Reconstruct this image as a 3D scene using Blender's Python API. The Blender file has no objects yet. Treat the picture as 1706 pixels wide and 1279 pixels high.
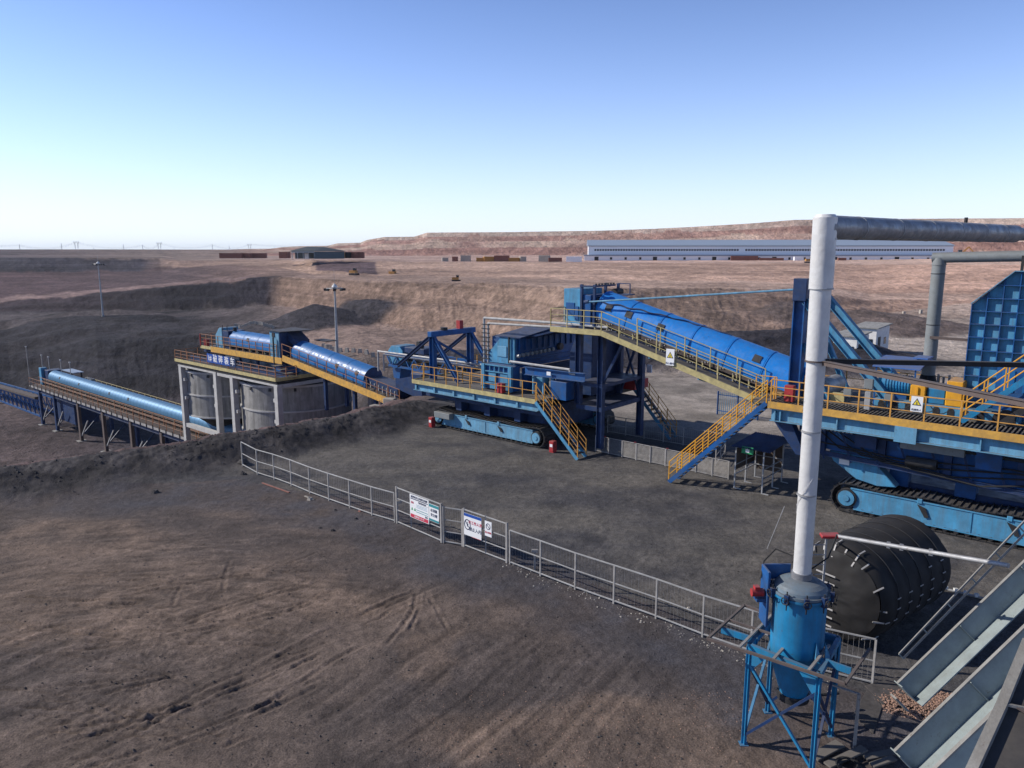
import bpy, bmesh, math, random
import numpy as np
from mathutils import Vector, Matrix
random.seed(7)
rng = np.random.default_rng(11)
scene = bpy.context.scene
COL = scene.collection
R = math.radians

# ------------------------------------------------------------------ camera, sky, sun, exposure
FPX = 1255.0                      # focal length in pixels of a 1706 px wide picture
CAM_H = 12.0
PITCH = math.atan(224.5 / FPX)
cam_d = bpy.data.cameras.new("camera")
cam = bpy.data.objects.new("camera", cam_d); COL.objects.link(cam)
cam_d.sensor_fit = 'HORIZONTAL'; cam_d.sensor_width = 36.0
cam_d.lens = 36.0 * FPX / 1706.0
cam_d.clip_start = 0.3; cam_d.clip_end = 30000
cam.location = (0, 0, CAM_H)
cam.rotation_euler = (math.pi / 2 - PITCH, 0, 0)
scene.camera = cam

SUN_AZ, SUN_EL = 279.0, 34.0      # compass style: 0 = +Y, 90 = +X
world = bpy.data.worlds.new("World"); scene.world = world
world.use_nodes = True
wn = world.node_tree; wn.nodes.clear()
wo = wn.nodes.new('ShaderNodeOutputWorld'); wb = wn.nodes.new('ShaderNodeBackground')
sky = wn.nodes.new('ShaderNodeTexSky'); sky.sky_type = 'NISHITA'; sky.sun_disc = False
sky.sun_elevation = R(SUN_EL); sky.sun_rotation = R(SUN_AZ)
sky.altitude = 1200; sky.air_density = 1.15; sky.dust_density = 0.4; sky.ozone_density = 5.0
wb.inputs['Strength'].default_value = 0.12
tint = wn.nodes.new('ShaderNodeVectorMath'); tint.operation = 'MULTIPLY'; tint.inputs[1].default_value = (1.66, 1.68, 2.1)
wn.links.new(sky.outputs[0], tint.inputs[0])
wtc = wn.nodes.new('ShaderNodeTexCoord'); wsx = wn.nodes.new('ShaderNodeSeparateXYZ'); wn.links.new(wtc.outputs['Generated'], wsx.inputs[0])
wab = wn.nodes.new('ShaderNodeMath'); wab.operation = 'ABSOLUTE'; wn.links.new(wsx.outputs['Z'], wab.inputs[0])
wex = wn.nodes.new('ShaderNodeMath'); wex.operation = 'MULTIPLY'; wex.inputs[1].default_value = -8.0; wn.links.new(wab.outputs[0], wex.inputs[0])
wpw = wn.nodes.new('ShaderNodeMath'); wpw.operation = 'EXPONENT'; wn.links.new(wex.outputs[0], wpw.inputs[0])
wmx = wn.nodes.new('ShaderNodeMix'); wmx.data_type = 'RGBA'; wmx.inputs['B'].default_value = (.74/.12, .81/.12, .88/.12, 1)
wn.links.new(wpw.outputs[0], wmx.inputs['Factor']); wn.links.new(tint.outputs[0], wmx.inputs['A'])
wz2 = wn.nodes.new('ShaderNodeMath'); wz2.operation = 'MULTIPLY'; wz2.inputs[1].default_value = -2.5; wn.links.new(wab.outputs[0], wz2.inputs[0])
wz3 = wn.nodes.new('ShaderNodeMath'); wz3.operation = 'EXPONENT'; wn.links.new(wz2.outputs[0], wz3.inputs[0])
wz4 = wn.nodes.new('ShaderNodeMath'); wz4.operation = 'MULTIPLY_ADD'; wz4.inputs[1].default_value = 1.06; wz4.inputs[2].default_value = .17; wn.links.new(wz3.outputs[0], wz4.inputs[0])
wsc = wn.nodes.new('ShaderNodeVectorMath'); wsc.operation = 'SCALE'; wn.links.new(wmx.outputs['Result'], wsc.inputs[0]); wn.links.new(wz4.outputs[0], wsc.inputs['Scale'])
wn.links.new(wsc.outputs[0], wb.inputs[0]); wn.links.new(wb.outputs[0], wo.inputs[0])
sun_d = bpy.data.lights.new("sun", 'SUN'); sun = bpy.data.objects.new("sun", sun_d); COL.objects.link(sun)
sun_d.energy = 5.0; sun_d.angle = R(0.5); sun_d.color = (1.0, 0.95, 0.87)
_sd = Vector((math.sin(R(SUN_AZ)) * math.cos(R(SUN_EL)), math.cos(R(SUN_AZ)) * math.cos(R(SUN_EL)), math.sin(R(SUN_EL))))
sun.rotation_euler = (-_sd).to_track_quat('-Z', 'Y').to_euler()
sun.location = (-60, 20, 80)
scene.view_settings.view_transform = 'Standard'; scene.view_settings.look = 'None'
scene.view_settings.gamma = 1.0; scene.view_settings.use_curve_mapping = False
scene.view_settings.exposure = 0.0
scene.render.engine = 'CYCLES'
scene.cycles.max_bounces = 6; scene.cycles.diffuse_bounces = 3; scene.cycles.glossy_bounces = 3
scene.cycles.volume_bounces = 0; scene.cycles.use_denoising = True

# ------------------------------------------------------------------ geometry helpers
CP, SP = math.cos(PITCH), math.sin(PITCH)
def ray(px, py):
    u = (px - 853) / FPX; v = (py - 639.5) / FPX
    return u, CP - v * SP, -SP - v * CP
def on_z(px, py, z=0.0):          # the place on the level z that stands there
    a, b, c = ray(px, py); t = (z - CAM_H) / c
    return Vector((a * t, b * t, z))
def at_y(px, py, Y):
    a, b, c = ray(px, py); t = Y / b
    return Vector((a * t, Y, CAM_H + c * t))
SD = math.atan2(-.656, .755)      # heading of the machine line
FS = Matrix.Rotation(SD, 4, 'Z')  # (along, across, up) -> world
def S(s, w, z): return FS @ Vector((s, w, z))
WM = {}
def Wof(o): return WM[o.name] if o is not None else Matrix.Identity(4)

class MB:
    def __init__(s, xf=None): s.v = []; s.f = []; s.xf = xf or Matrix.Identity(4)
    def add(s, vs, fs):
        n = len(s.v); s.v += [s.xf @ Vector(p) for p in vs]; s.f += [tuple(i + n for i in f) for f in fs]; return s
    def bx(s, x0, x1, y0, y1, z0, z1):
        return s.add([(x0,y0,z0),(x1,y0,z0),(x1,y1,z0),(x0,y1,z0),(x0,y0,z1),(x1,y0,z1),(x1,y1,z1),(x0,y1,z1)],
                     [(0,3,2,1),(4,5,6,7),(0,1,5,4),(1,2,6,5),(2,3,7,6),(3,0,4,7)])
    def frame(s, a, b, up=(0,0,1)):
        a, b = Vector(a), Vector(b); x = (b - a).normalized(); u = Vector(up)
        if abs(x.dot(u)) > .999: u = Vector((0,1,0)) if abs(x.y) < .9 else Vector((1,0,0))
        y = u.cross(x).normalized(); z = x.cross(y)
        return a, b, x, y, z
    def bar(s, a, b, w, h, up=(0,0,1)):
        a, b, x, y, z = s.frame(a, b, up); vs = []
        for p in (a, b):
            for sy, sz in ((-1,-1),(1,-1),(1,1),(-1,1)): vs.append(p + y * (sy * w / 2) + z * (sz * h / 2))
        return s.add(vs, [(3,2,1,0),(4,5,6,7),(0,1,5,4),(1,2,6,5),(2,3,7,6),(3,0,4,7)])
    def ibeam(s, a, b, w, h, up=(0,0,1), t=.03):
        a, b, x, y, z = s.frame(a, b, up)
        s.bar(a, b, t, h - 2 * t, up)
        for k in (-1, 1):
            o = z * (k * (h / 2 - t / 2)); s.bar(a + o, b + o, w, t, up)
        return s
    def tube(s, a, b, r, n=8, r2=None, cap=True):
        a, b, x, y, z = s.frame(a, b); r2 = r if r2 is None else r2; vs = []
        for p, q in ((a, r), (b, r2)):
            for i in range(n):
                t = 2 * math.pi * (i + .5) / n; vs.append(p + y * (q * math.cos(t)) + z * (q * math.sin(t)))
        fs = [(i, (i+1) % n, n + (i+1) % n, n + i) for i in range(n)]
        if cap: fs += [tuple(reversed(range(n))), tuple(range(n, 2*n))]
        return s.add(vs, fs)
    def path(s, pts, r, n=6):
        for a, b in zip(pts[:-1], pts[1:]): s.tube(a, b, r, n)
        return s
    def prism(s, poly, ext):
        n = len(poly); e = Vector(ext); P = [Vector(p) for p in poly]
        return s.add(P + [p + e for p in P], [tuple(range(n)), tuple(reversed(range(n, 2*n)))] + [(i, n+i, n+(i+1) % n, (i+1) % n) for i in range(n)])
    def build(s, name, mat, parent=None, smooth=False, kind=None, label=None, bevel=0):
        Wp = Wof(parent); inv = Wp.inverted(); P = [inv @ p for p in s.v]
        lo = Vector([min(p[i] for p in P) for i in range(3)]); hi = Vector([max(p[i] for p in P) for i in range(3)])
        c = (lo + hi) / 2; c.z = lo.z
        me = bpy.data.meshes.new(name); me.from_pydata([p - c for p in P], [], s.f); me.update()
        bm = bmesh.new(); bm.from_mesh(me); bmesh.ops.recalc_face_normals(bm, faces=bm.faces); bm.to_mesh(me); bm.free()
        me.materials.append(mat)
        o = bpy.data.objects.new(name, me); COL.objects.link(o)
        o.location = c; o.parent = parent; WM[o.name] = Wp @ Matrix.Translation(c)
        if smooth:
            for p in me.polygons: p.use_smooth = True
            me.set_sharp_from_angle(angle=R(40))
        if bevel:
            m = o.modifiers.new('bevel', 'BEVEL'); m.width = bevel; m.segments = 1; m.limit_method = 'ANGLE'
        if kind: o['kind'] = kind
        if label: o['label'] = label
        return o
def local_mesh(mb, mat, name='piece'):      # mesh about its own origin, to be shared by inst()
    me = bpy.data.meshes.new(name); me.from_pydata([tuple(p) for p in mb.v], [], mb.f); me.update()
    bm = bmesh.new(); bm.from_mesh(me); bmesh.ops.recalc_face_normals(bm, faces=bm.faces); bm.to_mesh(me); bm.free()
    me.materials.append(mat); return me
def inst(name, mesh, parent, Wmat, label=None):
    o = bpy.data.objects.new(name, mesh); COL.objects.link(o)
    o.parent = parent; o.matrix_basis = Wof(parent).inverted() @ Wmat; WM[o.name] = Wmat.copy()
    if label: o['label'] = label
    return o
def tag(o, label, cat, group=None):
    o['label'] = label; o['category'] = cat
    if group: o['group'] = group
    return o
def thing(name, label, cat, loc=(0,0,0), rz=0.0, group=None):
    o = bpy.data.objects.new(name, None); COL.objects.link(o); o.empty_display_size = .3
    o.location = loc; o.rotation_euler = (0,0,rz)
    WM[o.name] = Matrix.Translation(Vector(loc)) @ Matrix.Rotation(rz, 4, 'Z')
    return tag(o, label, cat, group)
def F(): return MB(FS)
def basis(x, y, z, o):
    m = Matrix.Identity(4)
    for i, c in enumerate((x, y, z)):
        c = Vector(c)
        for j in range(3): m[j][i] = c[j]
    m.translation = Vector(o); return m

# ------------------------------------------------------------------ materials
def lin(c):
    return tuple(((x/255)/12.92 if x/255 <= .04045 else ((x/255+.055)/1.055)**2.4) for x in c)
def mat(name, base, rough=.6, metal=0.0, var=.25, scale=3.0, dust=0.0, dustc=(.10,.085,.075), bump=.0, bscale=30., streak=0.0, spec=.4, settle=.55):
    m = bpy.data.materials.new(name); m.use_nodes = True; nt = m.node_tree; N = nt.nodes; L = nt.links
    b = N['Principled BSDF']; b.inputs['Roughness'].default_value = rough; b.inputs['Metallic'].default_value = metal
    b.inputs['Specular IOR Level'].default_value = spec
    tc = N.new('ShaderNodeTexCoord'); oi = N.new('ShaderNodeObjectInfo')
    mp = N.new('ShaderNodeVectorMath'); mp.operation = 'ADD'
    L.new(tc.outputs['Object'], mp.inputs[0])
    sc = N.new('ShaderNodeVectorMath'); sc.operation = 'SCALE'; sc.inputs['Scale'].default_value = 3.0
    L.new(oi.outputs['Location'], sc.inputs[0]); L.new(sc.outputs[0], mp.inputs[1])
    n1 = N.new('ShaderNodeTexNoise'); n1.inputs['Scale'].default_value = scale; n1.inputs['Detail'].default_value = 6; n1.inputs['Roughness'].default_value = .65
    L.new(mp.outputs[0], n1.inputs['Vector'])
    cr = N.new('ShaderNodeValToRGB'); cr.color_ramp.elements[0].position = .3; cr.color_ramp.elements[1].position = .7
    lo = tuple(x * (1 - var) for x in base); hi = tuple(min(1, x * (1 + var)) for x in base)
    cr.color_ramp.elements[0].color = (*lo, 1); cr.color_ramp.elements[1].color = (*hi, 1)
    L.new(n1.outputs['Fac'], cr.inputs['Fac']); out = cr.outputs['Color']
    if dust or streak:
        n2 = N.new('ShaderNodeTexNoise'); n2.inputs['Scale'].default_value = scale * .9; n2.inputs['Detail'].default_value = 8; n2.inputs['Roughness'].default_value = .7
        ms = N.new('ShaderNodeVectorMath'); ms.operation = 'MULTIPLY'; ms.inputs[1].default_value = (2.5, 2.5, .25) if streak else (1, 1, 1)
        L.new(mp.outputs[0], ms.inputs[0]); L.new(ms.outputs[0], n2.inputs['Vector'])
        r2 = N.new('ShaderNodeMapRange'); r2.inputs['From Min'].default_value = .42; r2.inputs['From Max'].default_value = .72; r2.inputs['To Max'].default_value = max(dust, streak)
        L.new(n2.outputs['Fac'], r2.inputs['Value'])
        mx = N.new('ShaderNodeMix'); mx.data_type = 'RGBA'; mx.inputs['B'].default_value = (*dustc, 1)
        L.new(r2.outputs[0], mx.inputs['Factor']); L.new(out, mx.inputs['A']); out = mx.outputs['Result']
        rr = N.new('ShaderNodeMapRange'); rr.inputs['From Max'].default_value = max(dust, streak); rr.inputs['To Min'].default_value = rough; rr.inputs['To Max'].default_value = min(1, rough + .35)
        L.new(r2.outputs[0], rr.inputs['Value']); L.new(rr.outputs[0], b.inputs['Roughness'])
    if settle:
        ge = N.new('ShaderNodeNewGeometry'); sx = N.new('ShaderNodeSeparateXYZ'); L.new(ge.outputs['Normal'], sx.inputs[0])
        n4 = N.new('ShaderNodeTexNoise'); n4.inputs['Scale'].default_value = 1.7; n4.inputs['Detail'].default_value = 8; n4.inputs['Roughness'].default_value = .75
        L.new(ge.outputs['Position'], n4.inputs['Vector'])
        ml = N.new('ShaderNodeMath'); ml.operation = 'MULTIPLY'; L.new(sx.outputs['Z'], ml.inputs[0]); L.new(n4.outputs['Fac'], ml.inputs[1])
        r4 = N.new('ShaderNodeMapRange'); r4.inputs['From Min'].default_value = .18; r4.inputs['From Max'].default_value = .55; r4.inputs['To Max'].default_value = settle
        L.new(ml.outputs[0], r4.inputs['Value'])
        m4 = N.new('ShaderNodeMix'); m4.data_type = 'RGBA'; m4.inputs['B'].default_value = (.13,.115,.10,1)
        L.new(r4.outputs[0], m4.inputs['Factor']); L.new(out, m4.inputs['A']); out = m4.outputs['Result']
        n5 = N.new('ShaderNodeTexNoise'); n5.inputs['Scale'].default_value = 5.5; n5.inputs['Detail'].default_value = 10; n5.inputs['Roughness'].default_value = .8
        L.new(ge.outputs['Position'], n5.inputs['Vector'])
        r5 = N.new('ShaderNodeMapRange'); r5.inputs['From Min'].default_value = .60; r5.inputs['From Max'].default_value = .68; r5.inputs['To Max'].default_value = .75
        L.new(n5.outputs['Fac'], r5.inputs['Value'])
        m5 = N.new('ShaderNodeMix'); m5.data_type = 'RGBA'; m5.inputs['B'].default_value = (.075,.045,.03,1)
        L.new(r5.outputs[0], m5.inputs['Factor']); L.new(out, m5.inputs['A']); out = m5.outputs['Result']
    L.new(out, b.inputs['Base Color'])
    if bump:
        n3 = N.new('ShaderNodeTexNoise'); n3.inputs['Scale'].default_value = bscale; n3.inputs['Detail'].default_value = 4
        L.new(mp.outputs[0], n3.inputs['Vector'])
        bp = N.new('ShaderNodeBump'); bp.inputs['Strength'].default_value = bump; bp.inputs['Distance'].default_value = .05
        L.new(n3.outputs['Fac'], bp.inputs['Height']); L.new(bp.outputs[0], b.inputs['Normal'])
    return m
M = {}
M['blue'] = mat('blue_paint', (.008,.085,.27), .42, var=.3, scale=1.6, dust=.65, dustc=(.045,.06,.08))
M['tubeblue'] = mat('bright_blue_cover_paint', (.004,.19,.58), .34, var=.12, dust=.22, dustc=(.10,.14,.2), streak=.22, settle=.16)
M['tubepale'] = mat('pale_blue_galvanised_cover', (.075,.20,.33), .36, metal=.3, var=.15, dust=.35, dustc=(.12,.15,.18), streak=.3, settle=.16)
M['tubemid'] = mat('mid_blue_cover_paint', (.012,.13,.36), .36, var=.10, dust=.15, dustc=(.04,.13,.26), settle=.16)
M['sky'] = mat('light_blue_paint', (.06,.26,.44), .58, var=.25, scale=1.8, dust=.6, dustc=(.10,.125,.14), streak=.45)
M['pale'] = mat('faded_light_blue_paint', (.12,.31,.46), .6, var=.22, scale=1.8, dust=.55, dustc=(.12,.14,.15), streak=.45)
M['navy'] = mat('dark_blue_paint', (.010,.035,.11), .45, var=.3, dust=.5, dustc=(.035,.035,.04))
M['yellow'] = mat('yellow_paint', (.62,.34,.06), .58, var=.2, dust=.6, dustc=(.22,.15,.09))
M['rail'] = mat('yellow_handrail_paint', (.60,.30,.06), .5, var=.2, dust=.3, dustc=(.22,.12,.06))
M['cream'] = mat('weathered_cream_yellow_paint', (.48,.40,.18), .6, var=.2, dust=.6, dustc=(.2,.17,.11))
M['orangeyel'] = mat('machine_yellow_paint', (.72,.34,.02), .42, var=.1, dust=.3, dustc=(.25,.13,.05))
M['oldrail'] = mat('rusty_orange_rail', (.30,.13,.06), .65, var=.25)
M['galv'] = mat('galvanised_pipe', (.42,.42,.42), .45, metal=.35, var=.15, dust=.35, dustc=(.18,.16,.14))
M['greyrail'] = mat('grey_painted_pipe', (.36,.34,.32), .5, var=.2, dust=.5, dustc=(.14,.12,.10))
M['white'] = mat('white_paint', (.72,.72,.70), .5, var=.08, dust=.25, dustc=(.35,.32,.28))
M['cladding'] = mat('white_pipe_cladding', (.66,.65,.63), .38, metal=.15, var=.08, scale=2, dust=.3, dustc=(.36,.33,.30), bump=.25, bscale=6, settle=0)
M['greyshadeclad'] = mat('grey_and_shade_toned_cladding', (.24,.24,.25), .38, metal=.25, var=.2, scale=3, bump=.35, bscale=8, dust=.3, dustc=(.10,.095,.09), settle=0)  # grey for the nozzle; also darkens the white pipe's level run for shade
M['pipegrey'] = mat('grey_painted_steel_pipe', (.20,.215,.215), .5, var=.12, dust=.3, dustc=(.16,.14,.12))
M['concrete'] = mat('concrete', (.30,.29,.27), .9, var=.25, scale=1.0, streak=.85, dustc=(.10,.095,.09), bump=.1, settle=0)
M['colconc'] = mat('pale_concrete_column', (.46,.45,.43), .8, var=.15, scale=1.5, dust=.3, dustc=(.22,.20,.18), settle=0)
M['black'] = mat('black_rubber', (.015,.015,.016), .7, var=.3, dust=.4, dustc=(.04,.038,.036), settle=0)
M['dark'] = mat('dark_steel', (.030,.030,.034), .55, metal=.3, var=.3, dust=.5, dustc=(.05,.045,.04))
M['grate'] = mat('dusty_walkway_grating', (.12,.105,.09), .8, var=.3, scale=8)
M['belt'] = mat('dusty_conveyor_side', (.085,.065,.055), .85, var=.4, scale=4, settle=0)
M['red'] = mat('red_paint', (.40,.025,.03), .5, var=.2, dust=.5, dustc=(.2,.06,.05))
M['brown'] = mat('brown_steel_angle', (.115,.085,.075), .6, var=.2, dust=.3)
M['beamgrey'] = mat('grey_green_girder_paint', (.26,.31,.31), .55, var=.15, dust=.3, dustc=(.24,.25,.23))
M['beamdark'] = mat('dirty_girder_flange', (.27,.265,.245), .8, var=.2, dust=.6, dustc=(.16,.14,.12), bump=.2, bscale=20)
M['tarp'] = mat('black_rubber_sheet', (.016,.015,.015), .75, var=.4, scale=1.5, dust=.5, dustc=(.035,.03,.028), bump=.12, bscale=3, settle=0)
M['strap'] = mat('pale_strap', (.40,.38,.36), .6, var=.2, settle=0)
M['tankblue'] = mat('blue_tank_paint', (.012,.19,.38), .48, var=.22, scale=1.6, dust=.6, dustc=(.05,.10,.13), streak=.6)
M['tanktop'] = mat('grey_blue_dished_lid', (.13,.19,.24), .5, var=.2, dust=.5, dustc=(.14,.13,.12))
M['signwhite'] = mat('white_sign_board', (.78,.78,.78), .45, var=.04, settle=0)
M['signblue'] = mat('blue_sign_board', (.02,.08,.35), .45, var=.08, settle=0)
M['signteal'] = mat('teal_sign_print', (.04,.25,.28), .5, var=.05)
M['signred'] = mat('red_sign_print', (.55,.05,.09), .5, var=.08)
M['signdark'] = mat('dark_sign_print', (.03,.04,.09), .5, var=.05)
M['signgreen'] = mat('green_sign_print', (.03,.30,.12), .5, var=.05)
M['signyellow'] = mat('yellow_sign_print', (.80,.62,.04), .5, var=.05)
M['glass'] = mat('dark_window_glass', (.02,.03,.04), .12, var=.1, spec=.6, settle=0)
M['shedgreen'] = mat('grey_green_shed_sheet', (.085,.115,.125), .6, var=.1)
M['shedlight'] = mat('pale_shed_frame', (.38,.42,.42), .6, var=.1)
M['roofgrey'] = mat('blue_grey_roof_sheet', (.26,.31,.38), .5, var=.06, settle=0)
M['whwhite'] = mat('white_hall_cladding', (.80,.81,.82), .6, var=.03, settle=0)
M['rustred'] = mat('rust_red_container', (.22,.095,.07), .7, var=.3)
M['block'] = mat('pale_concrete_block', (.38,.34,.29), .85, var=.2)
M['pylon'] = mat('pale_lattice_steel', (.26,.27,.29), .7, settle=0)
M['orange'] = mat('orange_machine_paint', (.40,.20,.05), .55, var=.15)
M['rock'] = mat('dark_rock', (.062,.055,.052), .95, var=.35, scale=5, bump=.4, bscale=8, settle=0)
M['gravel'] = mat('reddish_gravel', (.30,.185,.135), .95, var=.45, scale=14, bump=.5, bscale=20, settle=0)
M['brick'] = mat('broken_red_brick', (.30,.12,.09), .9, var=.3)
M['hutwhite'] = mat('limewashed_wall', (.72,.70,.67), .8, var=.1, dust=.25, dustc=(.35,.3,.26), settle=0)
M['shade'] = mat('blue_corrugated_roof', (.05,.14,.40), .45, var=.1, dust=.3, dustc=(.1,.11,.14))
M['netting'] = mat('brown_debris_netting', (.09,.065,.05), .85, var=.3, scale=8)
M['dirtwood'] = mat('old_timber_plank', (.13,.115,.10), .9, var=.3)
# ------------------------------------------------------------------ terrain
def _hash(ix, iy, seed):
    h = (ix.astype(np.int64) * 374761393 + iy.astype(np.int64) * 668265263 + seed * 1442695041) & 0xffffffff
    h = ((h ^ (h >> 13)) * 1274126177) & 0xffffffff
    return ((h ^ (h >> 16)) & 0xffffff) / float(0xffffff)
def vnoise(x, y, seed=0):
    ix = np.floor(x); iy = np.floor(y); fx = x - ix; fy = y - iy
    fx = fx*fx*fx*(fx*(fx*6-15)+10); fy = fy*fy*fy*(fy*(fy*6-15)+10)
    a = _hash(ix, iy, seed); b = _hash(ix+1, iy, seed); c = _hash(ix, iy+1, seed); d = _hash(ix+1, iy+1, seed)
    return (a*(1-fx)+b*fx)*(1-fy) + (c*(1-fx)+d*fx)*fy - .5
def fbm(x, y, oct=5, seed=0, gain=.5):
    s = 0; a = 1.
    for i in range(oct):
        s = s + a * vnoise(x, y, seed + i * 17); x = x*2.03 + 5.1; y = y*2.03 + 1.7; a *= gain
    return s
def sstep(a, b, x):
    t = np.clip((x - a) / (b - a), 0, 1); return t*t*(3-2*t)

LOW = -16.4
CREST = [(-75,8),(-45,25),(-27.5,36.3),(-18.9,41.6),(-14.6,45.5),(-10.4,50.2),(-7.6,55.5)]   # line of the earth bank
def poly_dist(x, y, pts):
    best = np.full(x.shape, 1e9); sg = np.zeros(x.shape); tt = np.zeros(x.shape); acc = 0.
    tot = sum(math.dist(a, b) for a, b in zip(pts[:-1], pts[1:]))
    for (ax, ay), (bx_, by) in zip(pts[:-1], pts[1:]):
        dx, dy = bx_-ax, by-ay; l2 = dx*dx+dy*dy
        t = np.clip(((x-ax)*dx+(y-ay)*dy)/l2, 0, 1)
        d = np.hypot(x-ax-t*dx, y-ay-t*dy); s = (x-ax)*dy-(y-ay)*dx
        m = d < best; best = np.where(m, d, best); sg = np.where(m, np.sign(s), sg); tt = np.where(m, (acc+t*math.sqrt(l2))/tot, tt)
        acc += math.sqrt(l2)
    return best, sg, tt       # sign > 0 on the camera side

# control columns of the far terrain: picture column -> distance and height of each break of slope
COLS = {
 -600:[(None,190),(596,215),(522,300),(507,322),(457,420),(430,450),(420,1200)],
    0:[(None,185),(590,212),(520,290),(503,312),(454,420),(429,450),(419.5,1500)],
  150:[(None,160),(563,195),(517,280),(489,304),(453,412),(429,440),(419.5,1500)],
  270:[(None,152),(560,188),(514,262),(478,288),(450,402),(430,432),(419.5,1500)],
  300:[(None,150),(560,186),(513,260),(475,285),(446,384),(434,410),(419.5,1400)],
  380:[(None,146),(562,178),(511,250),(467,274),(440,370),(433,410),(420,1200)],
  450:[(None,136),(572,160),(508,240),(461,266),(444,330),(432.5,400),(426,640)],
  520:[(600,118),(586,130),(520,205),(463,238),(457,290),(433,335),(426,640)],
  600:[(602,104),(588,112),(538,176),(467,214),(458,262),(434,330),(426,640)],
  700:[(606,102),(592,108),(552,152),(470,192),(460,245),(436,330),(426,640)],
  800:[(608,100),(598,106),(562,138),(473,175),(462,238),(436.5,330),(425,640)],
 1000:[(612,86),(606,90),(596,94),(479,134),(468,220),(438,320),(425,640)],
 1200:[(592,97),(586,99),(574,104),(480,148),(468,212),(438.5,320),(424,640)],
 1340:[(574,108),(570,112),(560,118),(484,160),(472,215),(439,318),(424,640)],
 1450:[(560,120),(545,138),(528,158),(500,178),(490,205),(440,312),(423,640)],
 1600:[(560,125),(530,155),(505,190),(499,198),(488,212),(440,306),(422,640)],
 1706:[(560,128),(530,158),(507,192),(500,200),(488,214),(440,306),(422,640)],
 2300:[(560,140),(530,170),(507,205),(500,212),(488,228),(440,316),(422,640)],
}
SKYL = [(-600,415.5),(380,415.5),(405,414.5),(450,414),(470,411.5),(500,410),(545,409.5),(562,405.5),(600,404.5),(612,400),(640,395.5),(690,395),(712,388.5),(860,387.5),(1000,385.5),(1100,382),(1190,377.5),(1250,374),(1320,368.5),(1400,367),(1540,366.5),(1706,365.5),(2300,368)]
def zray(px, py, Rr):
    if py is None: return LOW+.3
    a, b, c = ray(px, py); return CAM_H + Rr * c / math.hypot(a, b)
_px = np.array(sorted(COLS)); _az = np.array([math.atan2(*ray(p, 470)[:2]) for p in _px])
_R = np.array([[q[1] for q in COLS[p]] for p in _px]); _Z = np.array([[zray(p, q[0], q[1]) for q in COLS[p]] for p in _px])
_saz = np.array([math.atan2(*ray(p[0], 400)[:2]) for p in SKYL]); _sel = np.array([(lambda r: r[2]/math.hypot(r[0], r[1]))(ray(*p)) for p in SKYL])

def berm(x, y):
    d, sg, tt = poly_dist(x, y, CREST); sd = d * sg
    n = fbm(x*.35, y*.35, 4, 3)
    hgt = 1.15 + .35*fbm(x*.15, y*.15, 2, 9)
    wf = 4.3 + 1.0*n
    front = hgt * (1 - sstep(0, 1, np.clip(sd, 0, None)/np.maximum(wf, 1)))
    return sd, front, hgt, tt
def low_level(x, y):
    az = np.arctan2(x, np.maximum(y, .1)); Rr = np.hypot(x, y)
    a = sstep(math.atan2(*ray(560, 600)[:2]), math.atan2(*ray(700, 600)[:2]), az)
    b = sstep(math.atan2(*ray(700, 600)[:2]), math.atan2(*ray(860, 600)[:2]), az)
    return LOW + a*(-LOW - 1.8) + b*1.8
TRACKS = []   # (polyline on the ground, half width, depth)
def trk(pts, w=.09, d=.06):
    TRACKS.append(([tuple(on_z(x/1.896, 900 + y/1.896)[:2]) for x, y in pts], max(.055, w*.62), d*.55))
trk([(0,170),(120,150),(300,132),(450,126),(600,146)], .10, .05); trk([(0,190),(150,165),(320,150),(480,146),(640,165)], .09, .04)
trk([(90,215),(200,196),(330,190),(470,202),(570,235)], .09, .05); trk([(0,250),(150,235),(300,225),(460,240)], .08, .03)
trk([(380,605),(480,556),(600,492),(700,440),(800,402),(850,385)], .12, .09); trk([(440,600),(520,560),(620,512),(730,455),(800,420)], .10, .08)
trk([(840,385),(930,335),(1000,295),(1060,270)], .09, .07); trk([(850,395),(950,350),(1060,310)], .08, .05)
trk([(680,595),(760,560),(850,505),(960,440),(1060,375),(1160,325)], .12, .09); trk([(700,555),(760,525),(850,500)], .08, .06)
trk([(1130,235),(1190,212),(1250,182),(1320,155)], .12, .10); trk([(1140,265),(1200,245),(1240,215)], .09, .07)
trk([(1318,160),(1308,215),(1270,275),(1215,335)], .11, .09); trk([(1330,160),(1320,230),(1290,290)], .08, .06)
trk([(1345,160),(1380,220),(1420,290)], .07, .05)
trk([(880,85),(940,62),(1005,35)], .07, .05); trk([(905,90),(960,70),(1000,50)], .06, .04); trk([(910,225),(980,180),(1090,150)], .09, .07); trk([(940,215),(1010,165),(1100,140)], .07, .05)
trk([(700,655),(760,628),(800,612)], .1, .08); trk([(90,705),(200,690),(330,680),(420,672)], .12, .07); trk([(250,590),(430,480),(560,415)], .09, .05)
trk([(0,430),(120,370),(260,320)], .1, .04); trk([(0,330),(130,290),(280,262)], .08, .03); trk([(705,160),(712,110),(728,60)], .10, .06); trk([(545,210),(556,170),(575,140)], .1, .05)
trk([(0,-90),(200,-40),(420,-10),(620,15),(800,30)], .12, .05); trk([(900,-100),(1000,-60),(1150,-40)], .1, .04)
trk([(500,-40),(700,-24),(900,-16)], .09, .05); trk([(640,560),(900,610),(1100,640)], .12, .04)

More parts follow.
